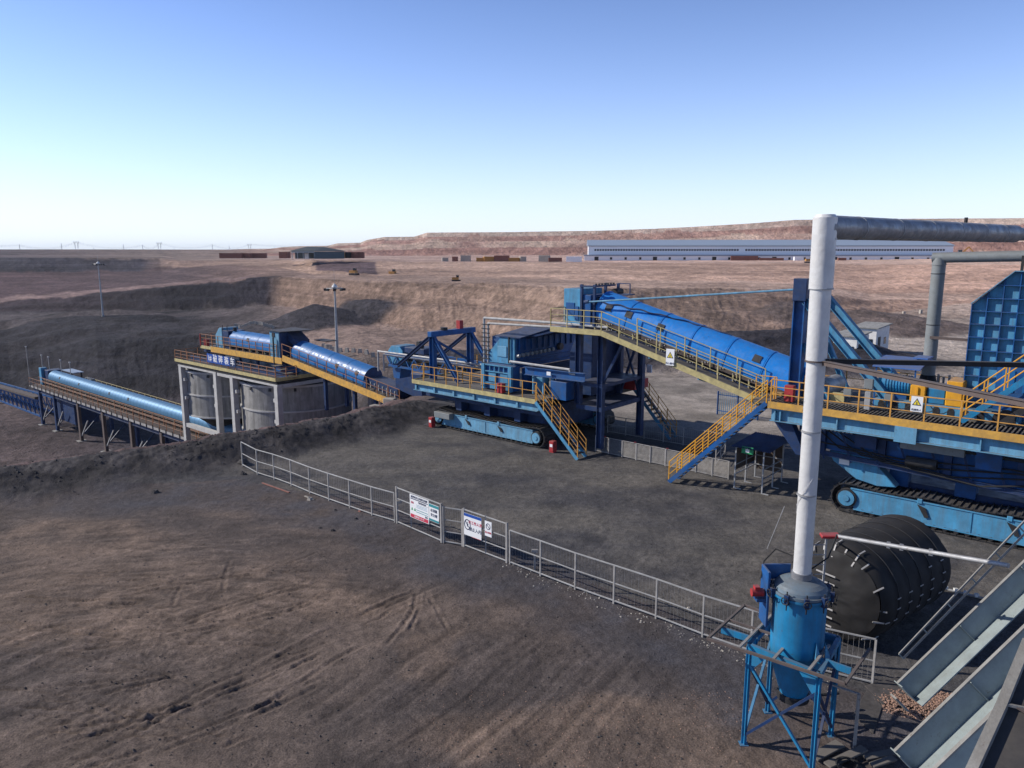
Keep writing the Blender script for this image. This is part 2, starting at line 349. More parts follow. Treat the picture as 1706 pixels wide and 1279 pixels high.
# more wheel marks: pairs of thin curved lines left by turning vehicles
_tr = random.Random(5)
for _k in range(26):
    cx_, cy_ = _tr.uniform(-60, 900), _tr.uniform(30, 640); c_ = on_z(cx_/1.896, 900 + cy_/1.896)
    a0_ = _tr.uniform(-.35, .75) if cx_ > 250 else _tr.uniform(-.25, .25); rad_ = _tr.choice((-1, 1))*_tr.uniform(9, 26); Lt_ = _tr.uniform(2.5, 7)
    for off_ in (-.16, .16) if _k % 3 else (-.9, .9):
        ps_ = []
        for q_ in range(5):
            u_ = (q_/4-.5)*Lt_; th_ = a0_ + u_/rad_; ps_.append((c_.x + u_*math.cos(a0_ + u_/(2*rad_)) - off_*math.sin(th_), c_.y + u_*math.sin(a0_ + u_/(2*rad_)) + off_*math.cos(th_)))
        TRACKS.append((ps_, _tr.uniform(.05, .075), _tr.uniform(.025, .05)))
def height(x, y, fine=True):
    Rr = np.hypot(x, y); az = np.arctan2(x, y)
    sd, front, hgt, tt = berm(x, y)
    low = low_level(x, y)
    back = np.clip(-sd, 0, None)
    fall = sstep(1.0, 22.0, back + 1.2*fbm(x*.25, y*.25, 3, 5))
    zb = hgt * (1 - sstep(0, 2.5, back)) * .45 + hgt*.55*(1 - sstep(0, 6, back))
    # the side of the bank line counts only while the line lasts; past its end the yard runs on level
    z_behind = low * fall + zb
    z_near = np.where(sd >= 0, front, z_behind)
    # yard stays level to the right of the crawler machine
    yard = sstep(math.atan2(*ray(640, 600)[:2]), math.atan2(*ray(760, 600)[:2]), az)
    dd = np.hypot(x + 6.5, y - 59.0)
    z_near = z_near * (1 - yard) + yard * np.where(sd >= 0, front*.4, 0)
    # far
    azc = np.clip(az, _az[0], _az[-1])
    Rk = [np.interp(azc, _az, _R[:, k]) for k in range(_R.shape[1])]
    Zk = [np.interp(azc, _az, _Z[:, k]) for k in range(_R.shape[1])]
    Rj = Rr + (3.5*fbm(x*.03, y*.03, 3, 21) + 1.0*fbm(x*.16, y*.16, 3, 22))*sstep(80, 130, Rr)*(1+np.minimum(Rr,300)/300)*(1-.45*sstep(560,640,Rr))
    z_far = np.where(Rj < Rk[0], low * sstep(60, 80, Rr), 0.)
    z0 = low + 0*Rr
    prevR, prevZ = np.full(Rr.shape, 78.), z0
    z_far = z0.copy()
    slope = np.zeros(Rr.shape)
    for k in range(len(Rk)):
        t = np.clip((Rj - prevR) / np.maximum(Rk[k] - prevR, .5), 0, 1)
        if k in (1, 3, 5): nb = (2, 2, 4)[(1, 3, 5).index(k)]; t = t - .85/(2*np.pi*nb)*np.sin(2*np.pi*nb*t + 1.2*fbm(x*.02, y*.02, 2, 23))*np.where((t > 0) & (t < 1), 1, 0)*sstep(0,.08,t)*sstep(1,.92,t)
        m = Rj >= prevR
        z_far = np.where(m, prevZ + (Zk[k]-prevZ)*t, z_far)
        slope = np.where(m & (Rj < Rk[k]), np.abs((Zk[k]-prevZ)/np.maximum(Rk[k]-prevR, .5)), slope)
        prevR, prevZ = Rk[k], Zk[k]
    # stepped spoil heaps: from 640 m to 950 m, four lifts up to the skyline seen from the mine
    ztop = CAM_H + 950*np.interp(az, _saz, _sel)
    rise = np.maximum(ztop - prevZ, 0)
    steps = 4
    for i in range(steps):
        r0 = 650 + i*78
        f = np.clip((Rj - r0) / 20., 0, 1)
        z_far = z_far + rise/steps * f
        slope = np.where((Rj > r0) & (Rj < r0+26), rise/steps/26., slope)
    z_far = np.where(Rr > 1000, prevZ + rise*(1 - sstep(1000, 2600, Rr)) , z_far)
    slope = np.where(Rj >= 960, 0, slope)
    w = sstep(70, 82, Rr)
    z = z_near*(1-w) + z_far*w
    # relief
    on_bank = np.clip(front/1.1, 0, 1)*(sd > 0) + ((sd <= 0) & (back < 18))*(1-yard)
    z = z + on_bank*(.16*fbm(x*.9, y*.9, 4, 31) + .09*fbm(x*3.2, y*3.2, 4, 32))*(1-w)
    rough_far = w*(np.clip(slope*2.0, 0, 1)*(.45*fbm(az*210+2.5*fbm(x*.05,y*.05,3,45), z*.22+Rr*.02, 4, 41)+1.5*(fbm(x*.045, y*.045, 4, 43))+.5*fbm(x*.3, y*.3, 4, 44)+.22*fbm(x*1.2, y*1.2, 3, 50)*sstep(260,160,Rr)+.5*fbm(az*25, z*.9, 3, 46)) + .18*fbm(x*.2, y*.2, 4, 42) + .10*fbm(x*.8, y*.8, 3, 47)*sstep(260,120,Rr))
    z = z + rough_far*(1-.8*sstep(600, 650, Rr))
    rid = sstep(math.atan2(*ray(700, 600)[:2]), math.atan2(*ray(900, 600)[:2]), az)*sstep(.25, .4, slope)*sstep(300, 200, Rr)
    z = z - rid*.55*np.abs(fbm(az*95 + z*.22 + .6*fbm(x*.1, y*.1, 2, 48), Rr*.012, 2, 49))
    # dark loose heaps on the low ground at the left and behind the stockyard
    leftm = sstep(math.atan2(*ray(470, 600)[:2]), math.atan2(*ray(330, 600)[:2]), az) * sstep(150, 190, Rr) * sstep(285, 250, Rr)
    z = z + leftm * np.clip(3.4*fbm(x*.035, y*.07, 4, 51), -0.6, 3.2)
    # heap behind the second silo conveyor and beside the long conveyor
    for (hx, hy, hr, hh) in HEAPS:
        q = np.hypot(x-hx, y-hy)/hr
        z = z + hh*np.clip(1 - q*(1+.18*fbm(x*.25, y*.25, 3, 61)), 0, 1)*(1-np.exp(-6*np.clip(1.02-q,0,None)))
    if fine:
        near = sstep(75, 30, Rr)
        yardm = (sd >= 0)
        z = z + near*(.035*fbm(x*1.1, y*1.1, 3, 71) + .014*fbm(x*5, y*5, 3, 72)) * yardm
        brown = brown_mask(x, y)
        z = z + near*brown*.018*np.abs(fbm(x*9, y*9, 2, 73)) + near*.06*fbm(x*.35, y*.35, 2, 74)*yardm
        dg, ar, u_, v_, r_, th_ = flow(x, y)
        z = z + near*yardm*(dg*.030*(fbm(u_*.16, v_*4.2, 3, 75) - .6*np.abs(fbm(u_*.3, v_*2.1, 2, 76))) + ar*.026*fbm(th_*2.2, r_*4.0, 3, 77))
        # wheel ruts pressed in the soft ground
        bb = (Rr < 60) & (az < .45)
        if bb.any():
            xs, ys = x[bb], y[bb]; add = np.zeros(xs.shape)
            wob = .05*fbm(xs*2.5, ys*2.5, 2, 81)
            brk = sstep(-.6, -.05, fbm(xs*1.5, ys*1.5, 3, 82))
            f7 = fbm(xs*7, ys*7, 2, 83)
            for pts, hw, dep in TRACKS:
                px0, px1 = min(p[0] for p in pts)-.6, max(p[0] for p in pts)+.6; py0, py1 = min(p[1] for p in pts)-.6, max(p[1] for p in pts)+.6
                bx_ = (xs > px0) & (xs < px1) & (ys > py0) & (ys < py1)
                if not bx_.any(): continue
                d, s_, t_ = poly_dist(xs[bx_], ys[bx_], pts); d = np.abs(d + wob[bx_])
                ends = sstep(0, .12, t_)*sstep(1, .85, t_)
                add[bx_] += dep*.8*(-np.exp(-(d/hw)**2) + .55*np.exp(-((d-2.1*hw)/(hw*.9))**2)) * brk[bx_]*(.3+.7*ends)*(1+.9*f7[bx_])
            z[bb] += add
    return z
_d0 = on_z(410/1.896, 900+590/1.896); _d1 = on_z(1050/1.896, 900+275/1.896); _dd = (_d1-_d0).normalized()
_ac = on_z(250, 1120)
def flow(x, y):
    # directions the vehicles drove: straight sweeps across the middle, arcs round the brown patch at the left
    u = x*_dd.x + y*_dd.y + .5*fbm(x*.2, y*.2, 2, 78); v = -x*_dd.y + y*_dd.x + .8*fbm(x*.12, y*.12, 2, 79)
    jx = x - _ac.x; jy = y - _ac.y; r = np.hypot(jx*.75, jy*1.3) + .3*fbm(x*.3, y*.3, 2, 80); th = np.arctan2(jy, jx)*4
    q = on_z(470, 1120); dg = np.clip(sstep(10, 4, np.hypot((x-q.x)*.8, (y-q.y)*1.3)) + .35, 0, 1)*sstep(-.25, .25, fbm(x*.3, y*.3, 3, 84)+.1)
    q2 = on_z(170, 985); ar = sstep(13, 6, np.hypot(x-q2.x, (y-q2.y)*1.2))*sstep(-.3, .1, fbm(x*.35+5, y*.35, 3, 85)+.05)
    return dg, ar, u, v, r, th
HEAPS = [(-9,84,15,3.2),(21.5,84,13,2.6),(33,86,15,3.4),(12,82,10,2.0),(57,122,18,3.2),(-46,175,20,4.0)]
BROWN = [(120,1000,9,4.5),(330,985,6,2.6),(60,900,7,2.2),(1150,1215,5,2.2),(1330,1240,3.,2.),(980,1230,5,1.6),(720,1085,1.0,1.8),(1500,1200,2.5,1.5),(560,1000,3.0,1.2)]
_BR = [(on_z(a, b), c, d) for a, b, c, d in BROWN]
def brown_mask(x, y):
    jx = x + 1.6*fbm(x*.35, y*.35, 4, 91); jy = y + 1.6*fbm(x*.35+9, y*.35, 4, 92); m = np.zeros(x.shape)
    for p, a, b in _BR:
        q = np.sqrt(((jx-p.x)/a)**2 + ((jy-p.y)/b)**2); m = np.maximum(m, sstep(1.15, .55, q))
    return m
K_ALB = .80
def C(c): return np.array(lin(c))
def colour(x, y, z):
    Rr = np.hypot(x, y); az = np.arctan2(x, y); n = x.shape[0]
    col = np.empty((n, 3))
    pxs = 853 + FPX*np.tan(np.clip(az, -1.3, 1.3))        # picture column of that azimuth
    big = fbm(x*.02, y*.02, 4, 101); med = fbm(x*.12, y*.12, 4, 102); fin = fbm(x*.9, y*.9, 4, 103)
    # near yard
    g1, g2, br, gg, dk = C((111,97,88)), C((90,81,77)), C((120,103,91)), C((110,107,98)), C((74,74,80))
    t = np.clip(.5 + 1.3*fbm(x*.12, y*.3, 4, 104) + .35*fin, 0, 1)[:, None]
    c = g1*t + g2*(1-t)
    b = (brown_mask(x, y)*np.clip(.75+.6*fin, 0, 1))[:, None]; c = c*(1-b) + br*b
    dg, ar, u_, v_, r_, th_ = flow(x, y)
    tr = dg*fbm(u_*.14, v_*4.2, 4, 75) + ar*fbm(th_*2.2, r_*4.0, 3, 77); c = c*(1 + .55*tr[:, None])
    # fine dark coal powder drifted along the fence, greyer concrete pan behind it
    fl = [(-25,36),(-14.6,38.3),(-5.8,34.2),(0.2,28.6),(5.3,23.5),(9.5,19.0)]
    d, sg, tt = poly_dist(x, y, fl)
    strip = (sstep(3.4, 1.2, np.abs(d*sg - 1.6) + 1.6*fbm(x*.4, y*.4, 3, 105))*sstep(-.1, .12, tt)*(.75+.6*fin))[:, None]
    strip = np.clip(strip, 0, 1)*.8; c = c*(1-strip) + dk*strip
    beh = (sg < 0) | (np.abs(d) > 60)
    pan = np.clip(.5 + 1.5*fbm(x*.14+3, y*.34, 6, 106) + .4*fin, 0, 1)[:, None]
    yardc = C((104,99,94))*pan + C((80,78,80))*(1-pan)
    wln = .656*x + .755*y; lt = sstep(42, 50, wln + 5*fbm(x*.1, y*.2, 4, 112))[:, None]; yardc = yardc*(1-lt) + C((150,140,130))*(.75+.5*pan)*lt
    inside = ((sg < 0) & (Rr < 90))[:, None]; c = np.where(inside, yardc, c)
    # bank
    sd, front, hgt, tt2 = berm(x, y)
    bk = (sstep(.05, .35, front)*(sd > 0))[:, None]; c = c*(1-bk) + (C((74,70,70))*(1+.5*fin[:, None]))*bk
    behind = sd < 0
    yard = sstep(math.atan2(*ray(640, 600)[:2]), math.atan2(*ray(760, 600)[:2]), az)
    lowc = C((104,86,84))*(1+.35*med[:, None]); bb = (behind*(1-yard))[:, None]
    c = c*(1-bb) + lowc*bb
    ty = np.clip((-sd-.5)/6, 0, 1)*0
    # far
    j = Rr*(1+.03*fbm(az*40, Rr*.02, 4, 107))
    azc = np.clip(az + .01*fbm(x*.03, y*.03, 3, 108), _az[0], _az[-1])
    Rk = [np.interp(azc, _az, _R[:, k]) for k in range(7)]
    P = lambda pts: np.stack([np.interp(azc, [math.atan2(*ray(p, 480)[:2]) for p, _ in pts], [lin(q)[i] for _, q in pts]) for i in range(3)], 1)
    segs = [
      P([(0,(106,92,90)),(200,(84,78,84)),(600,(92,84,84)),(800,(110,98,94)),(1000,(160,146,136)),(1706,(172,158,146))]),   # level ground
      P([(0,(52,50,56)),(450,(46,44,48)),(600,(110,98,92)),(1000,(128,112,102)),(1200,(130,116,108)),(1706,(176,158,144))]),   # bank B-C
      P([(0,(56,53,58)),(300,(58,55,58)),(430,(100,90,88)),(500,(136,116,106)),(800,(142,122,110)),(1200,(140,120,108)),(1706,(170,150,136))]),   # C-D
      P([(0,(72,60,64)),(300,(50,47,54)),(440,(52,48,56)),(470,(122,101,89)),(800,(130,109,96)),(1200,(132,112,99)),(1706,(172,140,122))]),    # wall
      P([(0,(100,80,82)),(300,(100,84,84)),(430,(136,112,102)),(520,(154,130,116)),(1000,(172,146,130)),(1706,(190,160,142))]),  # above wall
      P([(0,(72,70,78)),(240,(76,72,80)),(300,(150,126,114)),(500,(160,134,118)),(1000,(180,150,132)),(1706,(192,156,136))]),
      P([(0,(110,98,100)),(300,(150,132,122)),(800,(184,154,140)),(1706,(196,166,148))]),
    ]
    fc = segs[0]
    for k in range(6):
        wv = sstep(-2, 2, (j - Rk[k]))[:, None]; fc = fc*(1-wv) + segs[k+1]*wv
    lft = sstep(math.atan2(*ray(455, 600)[:2]), math.atan2(*ray(420, 600)[:2]), az)
    road = (lft*sstep(-1, 3, j-Rk[3])*sstep(17, 11, j-Rk[3]))[:, None]; fc = fc*(1-road) + C((150,126,120))*road
    st_ = (lft*sstep(.08, .25, fbm(az*5+.4*fbm(x*.02,y*.02,3,113), Rr*.055, 4, 114))*sstep(3, 12, j-Rk[1])*sstep(2, -6, j-Rk[2]))[:, None]*.7; fc = fc*(1-st_) + C((112,102,102))*st_
    # dark seam recess in the upper wall
    seam = (sstep(528, 534, pxs+3*big)*sstep(634, 628, pxs+6*big)*sstep(-1, 1, j-Rk[4]-8)*sstep(1, -1, j-Rk[5]+6))[:, None]
    fc = fc*(1-seam) + C((98,82,84))*seam
    # spoil heap strata: bands by lift
    band = np.clip((j-650)/78, 0, 4); bi = np.floor(band)
    tint = np.stack([np.interp(bi + .8*fbm(az*18, z*.05, 3, 109), [0,.5,1,2,3,4], v) for v in
        ([lin(q)[i] for q in ((158,122,110),(156,120,110),(192,166,148),(160,124,112),(196,174,158),(166,136,126))] for i in range(3))], 1)
    tint = tint*(1+.16*fbm(az*90+3*fbm(x*.01,y*.01,3,111), Rr*.02, 4, 110)[:, None])
    wv = sstep(640, 655, j)[:, None]*sstep(math.atan2(*ray(380, 600)[:2]), math.atan2(*ray(450, 600)[:2]), az)[:, None]
    fc = fc*(1-wv) + tint*wv
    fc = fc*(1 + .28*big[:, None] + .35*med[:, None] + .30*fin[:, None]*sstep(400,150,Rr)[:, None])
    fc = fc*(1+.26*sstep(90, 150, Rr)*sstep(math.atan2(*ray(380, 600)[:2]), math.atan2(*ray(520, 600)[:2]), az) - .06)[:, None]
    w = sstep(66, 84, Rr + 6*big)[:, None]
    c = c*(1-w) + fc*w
    for (hx, hy, hr, hh) in HEAPS:
        q = np.hypot(x-hx, y-hy)/hr; wv = sstep(1.05, .8, q + .15*med)[:, None]
        c = c*(1-wv) + C((70,66,70) if hx < 30 or hy < 100 else (112,98,92))*(1+.4*fin[:, None])*wv
    c = c*(1 + .30*fin[:, None])
    return np.clip(c*K_ALB, .004, .9)
def ground_material(name, bs, strength, dist, grain, rough=.95, detail2=6.0, strata=0.0):
    m = bpy.data.materials.new(name); m.use_nodes = True; nt = m.node_tree; N = nt.nodes; L = nt.links
    b = N['Principled BSDF']; b.inputs['Roughness'].default_value = rough; b.inputs['Specular IOR Level'].default_value = .18
    at = N.new('ShaderNodeAttribute'); at.attribute_name = 'Col'
    g = N.new('ShaderNodeNewGeometry')
    n1 = N.new('ShaderNodeTexNoise'); n1.inputs['Scale'].default_value = bs; n1.inputs['Detail'].default_value = 9; n1.inputs['Roughness'].default_value = .68
    n2 = N.new('ShaderNodeTexNoise'); n2.inputs['Scale'].default_value = bs*detail2; n2.inputs['Detail'].default_value = 6; n2.inputs['Roughness'].default_value = .7
    for n in (n1, n2): L.new(g.outputs['Position'], n.inputs['Vector'])
    mr = N.new('ShaderNodeMapRange'); mr.inputs['From Min'].default_value = .3; mr.inputs['From Max'].default_value = .7
    mr.inputs['To Min'].default_value = 1-grain; mr.inputs['To Max'].default_value = 1+grain; L.new(n2.outputs['Fac'], mr.inputs['Value'])
    mr1 = N.new('ShaderNodeMapRange'); mr1.inputs['From Min'].default_value = .3; mr1.inputs['From Max'].default_value = .7
    mr1.inputs['To Min'].default_value = 1-grain*.6; mr1.inputs['To Max'].default_value = 1+grain*.6; L.new(n1.outputs['Fac'], mr1.inputs['Value'])
    mu = N.new('ShaderNodeMath'); mu.operation = 'MULTIPLY'; L.new(mr.outputs[0], mu.inputs[0]); L.new(mr1.outputs[0], mu.inputs[1])
    vs = N.new('ShaderNodeVectorMath'); vs.operation = 'SCALE'; L.new(at.outputs['Color'], vs.inputs[0]); L.new(mu.outputs[0], vs.inputs['Scale'])
    cout = vs.outputs[0]
    if strata:      # layers of the cut earth, wavering, by height
        mp = N.new('ShaderNodeVectorMath'); mp.operation = 'MULTIPLY'; mp.inputs[1].default_value = (.012, .012, 1.1) if strata > .3 else (.003, .003, .35)
        n3 = N.new('ShaderNodeTexNoise'); n3.inputs['Scale'].default_value = 1.0; n3.inputs['Detail'].default_value = 5; n3.inputs['Roughness'].default_value = .6
        L.new(g.outputs['Position'], mp.inputs[0]); L.new(mp.outputs[0], n3.inputs['Vector'])
        r3 = N.new('ShaderNodeMapRange'); r3.inputs['From Min'].default_value = .35; r3.inputs['From Max'].default_value = .65; r3.inputs['To Min'].default_value = 1-strata*.5; r3.inputs['To Max'].default_value = 1+strata*.5
        L.new(n3.outputs['Fac'], r3.inputs['Value'])
        v3 = N.new('ShaderNodeVectorMath'); v3.operation = 'SCALE'; L.new(cout, v3.inputs[0]); L.new(r3.outputs[0], v3.inputs['Scale']); cout = v3.outputs[0]
    L.new(cout, b.inputs['Base Color'])
    ad = N.new('ShaderNodeMath'); ad.operation = 'MULTIPLY_ADD'; ad.inputs[1].default_value = .4; L.new(n2.outputs['Fac'], ad.inputs[0]); L.new(n1.outputs['Fac'], ad.inputs[2])
    bp = N.new('ShaderNodeBump'); bp.inputs['Strength'].default_value = strength; bp.inputs['Distance'].default_value = dist
    L.new(ad.outputs[0], bp.inputs['Height']); L.new(bp.outputs[0], b.inputs['Normal'])
    return m
def polar_sheet(name, radii, azs, material, kind='structure'):
    nr, na = len(radii), len(azs)
    RR, AA = np.meshgrid(radii, azs, indexing='ij')
    x = (RR*np.sin(AA)).ravel(); y = (RR*np.cos(AA)).ravel()
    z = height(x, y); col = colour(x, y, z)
    me = bpy.data.meshes.new(name)
    me.vertices.add(nr*na); me.vertices.foreach_set('co', np.stack([x, y, z], 1).astype(np.float32).ravel())
    i = np.arange(nr-1)[:, None]*na + np.arange(na-1)[None, :]
    q = np.stack([i, i+1, i+na+1, i+na], -1).reshape(-1, 4)[:, ::-1]
    nf = q.shape[0]
    me.loops.add(nf*4); me.loops.foreach_set('vertex_index', q.ravel().astype(np.int32))
    me.polygons.add(nf); me.polygons.foreach_set('loop_start', (np.arange(nf)*4).astype(np.int32)); me.polygons.foreach_set('loop_total', np.full(nf, 4, np.int32))
    me.update(calc_edges=True)
    me.polygons.foreach_set('use_smooth', np.ones(nf, bool))
    ca = me.color_attributes.new('Col', 'FLOAT_COLOR', 'POINT')
    ca.data.foreach_set('color', np.concatenate([col, np.ones((col.shape[0], 1))], 1).astype(np.float32).ravel())
    me.materials.append(material)
    o = bpy.data.objects.new(name, me); COL.objects.link(o); o['kind'] = kind
    if o.data.polygons[0].normal.z < 0: me.flip_normals()
    return o
_in = np.radians(np.arange(-38, 38.001, .082))
_out_l = np.radians(np.linspace(-180, -38.4, 46)); _out_r = np.radians(np.linspace(38.4, 180, 46))
AZS = np.concatenate([_out_l, _in, _out_r])
def geo(a, b, ratio): n = int(math.log(b/a)/math.log(ratio)) + 1; return a*(b/a)**(np.arange(n+1)/n)
r1 = np.concatenate([[.5, 4, 8], geo(12, 72, 1.0029)]); r2 = geo(72, 620, 1.0075); r3 = np.concatenate([geo(620, 1020, 1.006), geo(1060, 9000, 1.25)])
GM = ground_material('coal_dust_and_dirt', 3.2, 1.0, .06, .50)
PM = ground_material('pit_earth', .30, 1.0, .9, .34, detail2=5., strata=.5)
HM = ground_material('spoil_heap_earth', .05, 1.0, 3.5, .20, detail2=4., strata=.25)
polar_sheet('ground', r1, AZS, GM)
polar_sheet('pit_terrain', r2, AZS, PM)
polar_sheet('hills', r3, AZS[::1], HM)
def gz(x, y): return float(height(np.array([x], float), np.array([y], float), False)[0])
# ------------------------------------------------------------------ builders shared by the machines
_pm = {}
def post_mesh(h, m, r=.022):
    k = (round(h, 2), m.name, r)
    if k not in _pm: _pm[k] = local_mesh(MB().bar((0,0,0), (0,0,h), 2*r, 2*r, (0,1,0)), m)
    return _pm[k]
def handrail(parent, pts, h=1.05, step=1.2, m=None, mids=(.5,), toe=None, r=.024, name='handrail', label=None, first=True, last=True, skip_posts=False):
    """pts: world points of the deck edge; one part with its posts as sub-parts"""
    m = m or M['rail']; b = MB(); pts = [Vector(p) for p in pts]; posts = []
    for i, (p, q) in enumerate(zip(pts[:-1], pts[1:])):
        for f in (1.0,) + tuple(mids):
            b.tube(p + Vector((0,0,h*f)), q + Vector((0,0,h*f)), r if f == 1.0 else r*.8, 6)
        if toe: b.bar(p + Vector((0,0,toe/2)), q + Vector((0,0,toe/2)), .012, toe)
        n = max(1, round((q-p).length/step))
        for k in range(n + 1):
            if i > 0 and k == 0: continue
            if (i == 0 and k == 0 and not first) or (i == len(pts)-2 and k == n and not last): continue
            posts.append(p.lerp(q, k/n))
    o = b.build(name, m, parent, label=label)
    if not skip_posts:
        for p in posts: inst('post', post_mesh(h, m, r), o, Matrix.Translation(p) @ Matrix.Rotation(SD, 4, 'Z'))
    else:
        pb = MB()
        for p in posts: pb.bar(p, p + Vector((0,0,h)), 2*r, 2*r, (0,1,0))
        q = pb.build('post_row', m, o)
    return o
def staircase(parent, foot, top, w0, w1, zf, zt, railm, strm, name='staircase', rh=1.0, label=None):
    """stairs along the machine line: foot / top are positions along it, w0..w1 the width"""
    L = math.hypot(top-foot, zt-zf); d = Vector((top-foot, 0, zt-zf))/L
    b = F()
    for w in (w0, w1):
        b.bar((foot, w, zf), (top, w, zt), .05, .22)
    o = b.build(name, strm, parent, label=label)
    n = int((zt-zf)/.235); tr = local_mesh(MB().bx(-.13,.13,-(w1-w0)/2+.03,(w1-w0)/2-.03,-.02,.02), M['grate'])
    for k in range(1, n+1):
        f = k/(n+.5)
        inst('tread', tr, o, FS @ Matrix.Translation((foot+(top-foot)*f, (w0+w1)/2, zf+(zt-zf)*f+.02)))
    for w in (w0, w1):
        b = F()
        for h in (.35, .68, 1.0):
            b.tube((foot, w, zf+.05+rh*h), (top, w, zt+.05+rh*h), .026 if h == 1.0 else .02, 6)
        m = max(3, round(L/.95))
        for k in range(m+1):
            f = k/m; q = (foot+(top-foot)*f, w, zf+(zt-zf)*f); b.bar(q, (q[0], q[1], q[2]+rh+.05), .045, .045, (0,1,0))
        b.build('handrail', railm, o)
    return o
def arch_pts(r, side, n=10):      # cover section: half round with short straight sides, in (across, up)
    return [(-r, -side)] + [(r*-math.cos(math.pi*i/n), r*math.sin(math.pi*i/n)) for i in range(n+1)] + [(r, -side)]
def cover(parent, a, b_, r, n, side, mt, name='cover_panel', rib=True, seg=12, openings=(), rp=.03):
    """arched belt cover from a to b_ (along, across, up), as n separate panels"""
    a, b_ = Vector(a), Vector(b_); L = (b_-a).length/n; x = (b_-a).normalized(); y = Vector((0,1,0)); z = x.cross(y)
    mb = MB(); P = arch_pts(r, side, seg); vs = []
    stations = [(0, r), (L*.985, r)] if not rib else [(0, r+rp), (.05, r+rp), (.055, r), (L*.985, r)]
    for X, rr in stations:
        k = rr/r
        for (u, v) in P: vs.append((X, u*k, v*k if v > 0 else v))
    for X, rr in ((stations[-1][0], r-.02), (0, r-.02)):
        k = rr/r
        for (u, v) in P: vs.append((X, u*k, v*k if v > 0 else v))
    q = len(P); S_ = len(stations) + 2; fs = []
    for j in range(S_):
        j2 = (j+1) % S_
        for i in range(q-1): fs.append((j*q+i, j*q+i+1, j2*q+i+1, j2*q+i))
    mb.add(vs, fs)
    me = local_mesh(mb, mt, name)
    for p in me.polygons: p.use_smooth = True
    me.set_sharp_from_angle(angle=R(35))
    out = []
    for k in range(n):
        o = a + x*(L*k)
        out.append(inst(name, me, parent, FS @ basis(x, y, z, o)))
    hm = local_mesh(MB().bx(0,.42,-.03,.03,-.19,.19), M['dark'])  # dark boxes stand for the unlit inside of window openings in the cover
    for (f, ang) in openings:
        o = a + x*((b_-a).length*f) + y*(-math.cos(ang)*r*1.0) + z*(math.sin(ang)*r)
        nn = (y*(-math.cos(ang)) + z*math.sin(ang)).normalized(); tt = nn.cross(x)
        inst('dark_opening_box', hm, parent, FS @ basis(x, nn, x.cross(nn), o))
    return out
def belt_frame(parent, a, b_, w0, w1, h=.55, mt=None, roller_step=1.1):
    """the open conveyor frame under a cover: two longitudinal channels, carrying brackets and rollers"""
    a, b_ = Vector(a), Vector(b_); mt = mt or M['belt']; L = (b_-a).length; x = (b_-a)/L
    b = F()
    for w in (w0, w1):
        b.bar((a.x, w, a.z), (b_.x, w, b_.z), .10, .22); b.bar((a.x, w, a.z-h), (b_.x, w, b_.z-h), .10, .16)
    b.bar((a.x, (w0+w1)/2, a.z-.1), (b_.x, (w0+w1)/2, b_.z-.1), abs(w1-w0)-.2, .05)
    b.bar((a.x, (w0+w1)/2, a.z-h+.1), (b_.x, (w0+w1)/2, b_.z-h+.1), abs(w1-w0)-.3, .03)
    b.build('belt_frame', mt, parent)
    b = F(); c = F()
    n = int(L/roller_step)
    for i in range(n+1):
        p = a + x*(L*i/n)
        b.bar((p.x, w0-.03, p.z), (p.x, w0-.03, p.z-h), .07, .05)
        for dz in (-.02, -h*.55):
            for dx in (0, .16, .32):
                c.tube((p.x+dx, w0-.10, p.z+dz+.0), (p.x+dx, w0-.02, p.z+dz), .035, 5)
    b.build('bracket_row', M['cream'], parent); o = c.build('roller_row', M['galv'], parent)
    return o
